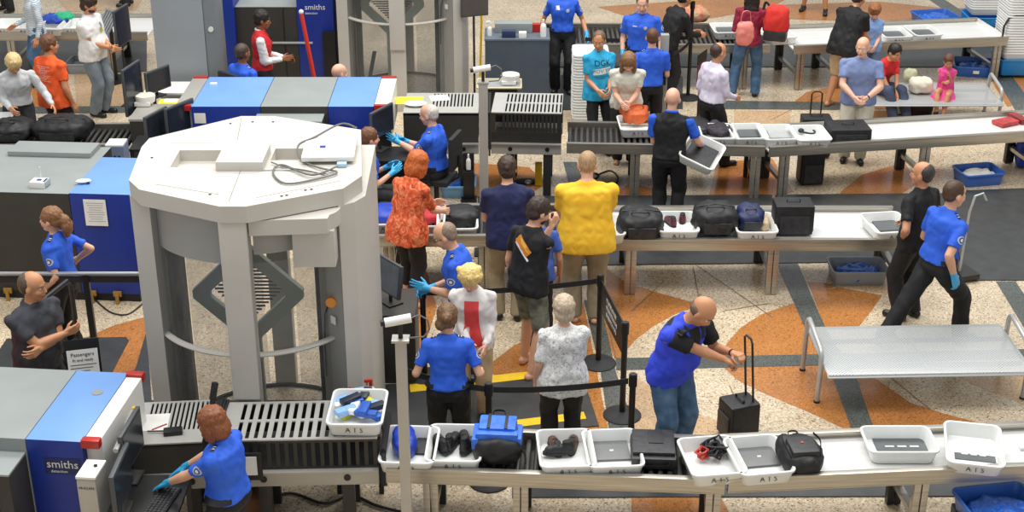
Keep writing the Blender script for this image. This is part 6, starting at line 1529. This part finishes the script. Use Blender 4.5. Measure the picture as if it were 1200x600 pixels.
# machine C left operator table
desk(-4.45, 17.75, .75, .6, 1.0, 'grey work table with a round white device left of the blue topped machine', M_steel_paint, body=M_charcoal)
def round_device(px, py, z, label):
    t = empty('round_white_device', on(px, py, z), 0, label, 'swab device')
    bm = B(); cyl(bm, (0, 0, .04), (0, 0, .11), .12, .13, n=28); mk('drum', bm, M_white, t)
    bm = B(); cyl(bm, (0, 0, .111), (0, 0, .125), .125, n=28); mk('lid', bm, mat('cream_lid', '#e0dccb', .5), t)
    bm = B(); box(bm, (-.02, -.05, .03), (.2, .14, .05), 0, .01); mk('base', bm, M_white, t)
    return t
round_device(171, 122, 1.0, 'round white device with cream lid on the grey work table')
def sheet(px, py, z, w, d, m, label, rz=0, name='paper_sheet'):
    bm = B(); box(bm, (0, 0, .003), (w, d, .004)); return mk(name, bm, m, None, label, 'paper', loc=on(px, py, z), rz=rz, smooth=0)
M_ypaper = mat('yellow_paper', '#e8dc3a', .7, 0, .05)
sheet(201, 119, 1.0, .32, .2, M_ypaper, 'yellow sheet on the grey work table left of the blue topped machine')
sheet(200, 118, 1.006, .18, .14, M_paper, 'white note lying on the yellow sheet on the grey work table')
monitor((-4.86, 18.0, .0), 78, 'tall thin edge-on screen left of the grey work table', .5, .62, 0, stand=.92)
monitor((-4.62, 18.35, 1.0), 60, 'dark screen behind the round white device', .45, .3, 0, stand=.08)
desk(-4.55, 18.9, .75, .5, .95, 'pale shelf stand behind the grey work table', M_white)
# machine C right operator
monitor((-1.55, 16.6, .9), 62, 'dark monitor arm screen beside the half hidden officer', .48, .34, 0, stand=.2)
desk(-1.5, 16.5, .6, .5, .9, 'black operator shelf in front of the seated officers', M_black)
t = empty('control_box', (-2.05, 16.55, 0), 0, 'pale control box at the right front of the blue topped machine', 'control box')
bm = B(); box(bm, (0, 0, .55), (.24, .26, 1.1), 0, .01); mk('case', bm, mat('grey_blue_case', '#717d92', .45), t); bm = B(); box(bm, (0, 0, 1.115), (.24, .26, .03), 0, .004); mk('lid', bm, M_white, t)
sheet(480, 118, 1.12, .34, .3, M_ypaper, 'yellow sheet on the far hood table above the grey haired officer')
sheet(515, 115, 1.12, .24, .22, M_paper, 'white sheet on the far hood table above the grey haired officer', .2)
t = empty('white_dish', on(487, 124, 1.12), 0, 'white shallow dish beside the yellow sheet on the far hood table', 'dish')
bm = B(); n = 24; loft(bm, [[Vector((rr * math.cos(2 * PI * i / n), rr * .7 * math.sin(2 * PI * i / n), z)) for i in range(n)] for rr, z in ((.08, 0), (.14, .03), (.145, .035), (.13, .033), (.07, .012))]); mk('bowl', bm, M_white, t)
# office chair of the seated officer
def stool(loc, rz, label):
    t = empty('office_chair', loc, rz, label, 'chair')
    bm = B(); box(bm, (0, 0, .58), (.44, .42, .07), 0, .03); mk('seat', bm, M_rubber, t)
    bm = B(); box(bm, (0, -.25, .95), (.4, .06, .42), 0, .028); mk('backrest', bm, M_rubber, t)
    bm = B(); tube(bm, [(0, -.2, .55), (0, -.3, .62), (0, -.29, .9)], .018, 8); mk('back_bar', bm, M_black, t)
    bm = B(); cyl(bm, (0, 0, .1), (0, 0, .56), .03, n=12); mk('gas_column', bm, M_dark_steel, t)
    for i in range(5):
        a = 2 * PI * i / 5; bm = B(); tube(bm, [(0, 0, .12), (.28 * math.cos(a), .28 * math.sin(a), .07)], .022, 8); cyl(bm, (.28 * math.cos(a) - .015, .28 * math.sin(a), .03), (.28 * math.cos(a) + .015, .28 * math.sin(a), .03), .03, n=12); mk('leg', bm, M_black, t)
    for sx in (-1, 1):
        bm = B(); tube(bm, [(sx * .22, 0, .58), (sx * .27, 0, .62), (sx * .27, 0, .8), (sx * .27, .12, .82)], .016, 8); mk('armrest', bm, M_black, t)
    return t
for o in [o for o in col.objects if o.name.startswith('person') and 'seated' in o['label'] + ' ' or o.name.startswith('person') and 'half hidden behind the big' in o['label']]:
    if 'far bench' in o['label']: continue
    c = stool((o.location.x, o.location.y, 0), o.rotation_euler.z, 'black swivel chair under the ' + {'g': 'grey haired seated officer', 'o': 'officer behind the blue topped machine' if 'back turned' in o['label'] else 'half hidden officer by the scanner'}[o['label'][0]])
bottle((P(549, 193, .5).x, P(549, 193, .5).y, .44), 'white squeeze bottle under the far hood table curtain', M_white, .15, .03, False)
bm = B(); box(bm, (0, 0, .4), (.14, .12, .04), 0, .01); box(bm, (0, .06, .32), (.14, .04, .62), 0, .01); box(bm, (0, .06, .01), (.2, .2, .02)); mk('bottle_bracket', bm, M_black, None, 'black bracket under the squeeze bottle at the far hood table', 'bracket', loc=(P(549, 193, .5).x, P(549, 193, .5).y, 0))
# red and white barrier pole
a = P(366, 88, .9); b_ = P(349, 33, 1.9); 
t = empty('red_barrier_pole', (-2.72, 19.2, 0), 0, 'leaning red pole with a white ball tip in front of the far charcoal machine', 'pole')
bm = B(); cyl(bm, (.15, 0, 0), (-.12, .1, 1.86), .028, n=14); mk('pole', bm, mat('signal_red', '#d4391f', .35), t)
bm = B(); ell(bm, (-.12, .1, 1.88), (.035, .035, .035)); mk('tip', bm, M_white, t)
# far counter
cc = P(606, 46, 1.15); desk(cc.x, cc.y + .3, .95, .6, 1.15, 'dark blue grey counter with bottles on top in the far background', mat('slate_counter', '#5c6670', .5), body=mat('slate_panel', '#444f5c', .5, 0, .1, 5))
bottle((cc.x - .4, cc.y + .2, 1.15), 'white pump bottle on the left of the far slate counter', M_paper, .14, .035)
bottle((cc.x + .38, cc.y + .15, 1.15), 'white tall bottle on the right of the far slate counter', M_white, .2, .045, False)
small_item('blue_carton', (cc.x - .12, cc.y + .12, 1.15), (.2, .12, .1), mat('navy_carton', '#27355c', .5), 'small navy carton on the far slate counter', 'carton')
small_item('white_carton', (cc.x + .08, cc.y + .1, 1.15), (.11, .1, .08), M_paper, 'small white carton next to the navy carton', 'carton')
small_item('red_tipped_carton', (cc.x + .3, cc.y + .4, 1.15), (.16, .1, .12), M_red, 'red topped carton at the back of the far slate counter', 'carton')
small_item('grey_case_box', (cc.x - .05, cc.y + .42, 1.15), (.55, .2, .14), M_greytop, 'grey flat box along the back of the far slate counter', 'box')
monitor((cc.x - .62, cc.y + .5, .0), 20, 'brown grey screen left of the far slate counter', .42, .34, 0, stand=1.35, face=mat('brown_screen', '#564f4a', .4))
t = empty('wire_tray_stand', (P(585, 98, .9).x, P(585, 98, .9).y, 0), 0, 'beige framed mesh tray in front of the far slate counter', 'mesh tray')
bm = B()
for pth in ([(-.3, -.2, .9), (.3, -.2, .9)], [(-.3, .2, .9), (.3, .2, .9)], [(-.3, -.2, .9), (-.3, .2, .9)], [(.3, -.2, .9), (.3, .2, .9)]): tube(bm, pth, .012, 6)
mk('frame', bm, mat('beige_edge', '#cfc49a', .5), t)
bm = B(); box(bm, (0, 0, .89), (.6, .4, .01)); mk('mesh_sheet', bm, M_perf, t)
bm = B(); box(bm, (0, 0, .44), (.5, .3, .88)); mk('cabinet', bm, M_charcoal, t)
round_device(598, 97, .9, 'round white dish device on the beige framed mesh tray')
bm = B(); tube(bm, [(0, 0, 0.0), (.03, 0, .9), (0, 0, 1.9)], .02, 6); mk('yellow_strap', bm, M_yellow, None, 'yellow vertical strap beside the far body scanner', 'strap', loc=(P(557, 118, 0).x + .05, P(557, 118, 0).y + 1.2, 0))
# folding screen equipment above the white tee shirt man
t = empty('tilted_rack', on(126, 30, .9), math.radians(-40), 'tilted slatted metal rack beside the man in the white tee shirt', 'rack')
t.location = (t.location.x, t.location.y, 0)
bm = B(); Rr_ = Matrix.Translation((0, 0, .95)) @ Matrix.Rotation(math.radians(50), 4, 'X')
for i in range(6): box(bm, (-.15 + i * .06, 0, 0), (.03, .4, .02))
box(bm, (0, .2, 0), (.38, .03, .03)); box(bm, (0, -.2, 0), (.38, .03, .03)); bmesh.ops.transform(bm, matrix=Rr_, verts=bm.verts[:]); mk('slats', bm, M_alu, t)
bm = B(); tube(bm, [(0, .05, 0), (0, .05, .85)], .03, 8); box(bm, (0, .05, .01), (.4, .4, .02)); mk('stand', bm, M_black, t)
monitor((P(145, 40, 1.1).x, P(145, 40, 1.1).y, 0), 80, 'black edge-on screen right of the slatted rack', .5, .55, 0, stand=.95)
# pink bag and red backpack with the woman in red
t = blob_bag('pink_handbag', (P(873, 40, 1.15).x, P(873, 40, 1.15).y, .98), .2, (.26, .16, .36), cloth('coral_pink_cloth', '#e07a70', '#f0988c'), 'coral pink bag hanging by the woman in the dark red top', 'handbag', 61)
strap(t, [(-.08, 0, .34), (-.05, 0, .5), (.05, 0, .5), (.08, 0, .34)], .01, cloth('coral_pink_cloth', '#e07a70', '#f0988c'))
t = blob_bag('backpack', (P(909, 28, 1.2).x, P(909, 28, 1.2).y - .05, .98), -.3, (.36, .28, .52), cloth('bright_red_nylon', '#c8201c', '#e23c30'), 'bright red and grey backpack carried at the top right of the woman in dark red', 'backpack', 62)
bm = B(); box(bm, (0, -.03, .08), (.34, .25, .16), 0, .05); mk('grey_base', bm, M_baggrey, t); strap(t, [(-.12, .12, .45), (-.2, .16, .5), (-.22, .12, .3), (-.16, .1, .1)], .02)
# sunglasses case etc. in the bald man's hands
t = empty('sunglasses', on(998, 106, 1.0), 0, 'dark sunglasses held by the bald man in grey blue', 'sunglasses')
for sx in (-.035, .035):
    bm = B(); ell(bm, (sx, 0, 0), (.03, .008, .022)); mk('lens', bm, M_black, t)
    bm = B(); tube(bm, [(sx * 1.8, 0, .01), (sx * 2, .06, .01), (sx * 1.9, .12, -.01)], .004, 5); mk('temple_arm', bm, M_black, t)
# held tray
pv = [o for o in col.objects if o.name.startswith('person') and 'black vest' in o['label']][0]
pm = P(820, 178, 1.0); tt = make_tray('dark lined white tray carried by the officer in the black vest', (pm.x, pm.y, .92), math.radians(-20), txt=False); tt.rotation_euler = (math.radians(12), math.radians(20), math.radians(-20))
bm = B(); box(bm, (0, 0, .02), (.34, .46, .03), 0, .01); o = mk('black_tablet_sleeve', bm, M_baggrey, None, 'black sleeve in the tray carried by the officer in the black vest', 'sleeve', loc=(pm.x, pm.y, .935)); o.rotation_euler = tt.rotation_euler
# shoes and bag at the far bench
shoe(1049, 132, .12, 200, mat('green_white_trainer', '#c8dcc0', .5, 0, .3, 20), 'green and white trainer below the hands of the woman in red', .27)
blob_bag('black_backpack', on(1070, 138, 0), .4, (.45, .35, .42), M_bag, 'black bag on the floor in front of the far bench', 'bag', 71, tilt=.3)
t = blob_bag('white_tote_bag', on(1078, 108, .42), 0, (.34, .3, .22), cloth('cream_canvas', '#cfc8b4', '#e6dfcc'), 'cream and black bag on the far bench beside the girl in pink', 'bag', 72)
blob_bag('green_cap', on(1066, 96, .42), 0, (.2, .2, .2), cloth('sage_cloth', '#a3a684', '#bcbf9c'), 'pale green hat on the far bench beside the red shirt woman', 'hat', 73)
# floor clutter
t = empty('foot_pedal', on(617, 214, 0), 0, 'flat black oval pedal on the floor beyond the navy shirt man', 'pedal')
bm = B(); ell(bm, (0, 0, .02), (.17, .1, .02)); mk('plate', bm, M_rubber, t); bm = B(); ell(bm, (.02, -.06, .03), (.05, .05, .03)); mk('silver_knob', bm, M_alu, t)
cable([(700, 205, .01), (715, 200, .01), (724, 208, .01), (718, 220, .01), (700, 222, .01), (690, 215, .01), (702, 205, .01), (680, 200, .01)], .012, 'black coiled cable on the floor under the third row', M_cable2)
small_item('yellow_block', on(631, 216, 0), (.09, .09, .3), M_yellow, 'yellow block on the floor beside the third row table leg', 'block')
cable([(112, 352, .01), (130, 366, .01), (150, 368, .01), (168, 355, .01)], .009, 'thin cable on the floor under the second blue machine', M_cable2)
cable([(270, 580, .3), (300, 588, .05), (340, 578, .02), (380, 590, .02), (410, 580, .02), (440, 592, .02), (470, 600, .02)], .014, 'black cable on the floor beneath the near hood tables', M_cable2)
blob_bag('brown_bag', on(288, 598, 0), .3, (.4, .5, .3), cloth('brown_cloth', '#6a4630', '#8a5e40'), 'brown bag on the floor under the near hood table', 'bag', 81)
# umbrella-like pull handle next to the walking officer
t = empty('cart_handle', (P(1136, 238, .9).x + .1, P(1136, 238, .9).y, 0), .3, 'grey looped cart handle in front of the striding officer', 'cart')
bm = B(); tube(bm, [(-.12, 0, .0), (-.1, 0, .8), (-.04, .02, .98), (.06, .02, 1.0), (.1, .0, .92)], .014, 8); mk('handle_tube', bm, M_pipe, t)
bm = B(); box(bm, (-.1, 0, .06), (.3, .3, .06), 0, .01); mk('cart_base', bm, M_dark_steel, t)
bpy.data.scenes.remove(_tmp)
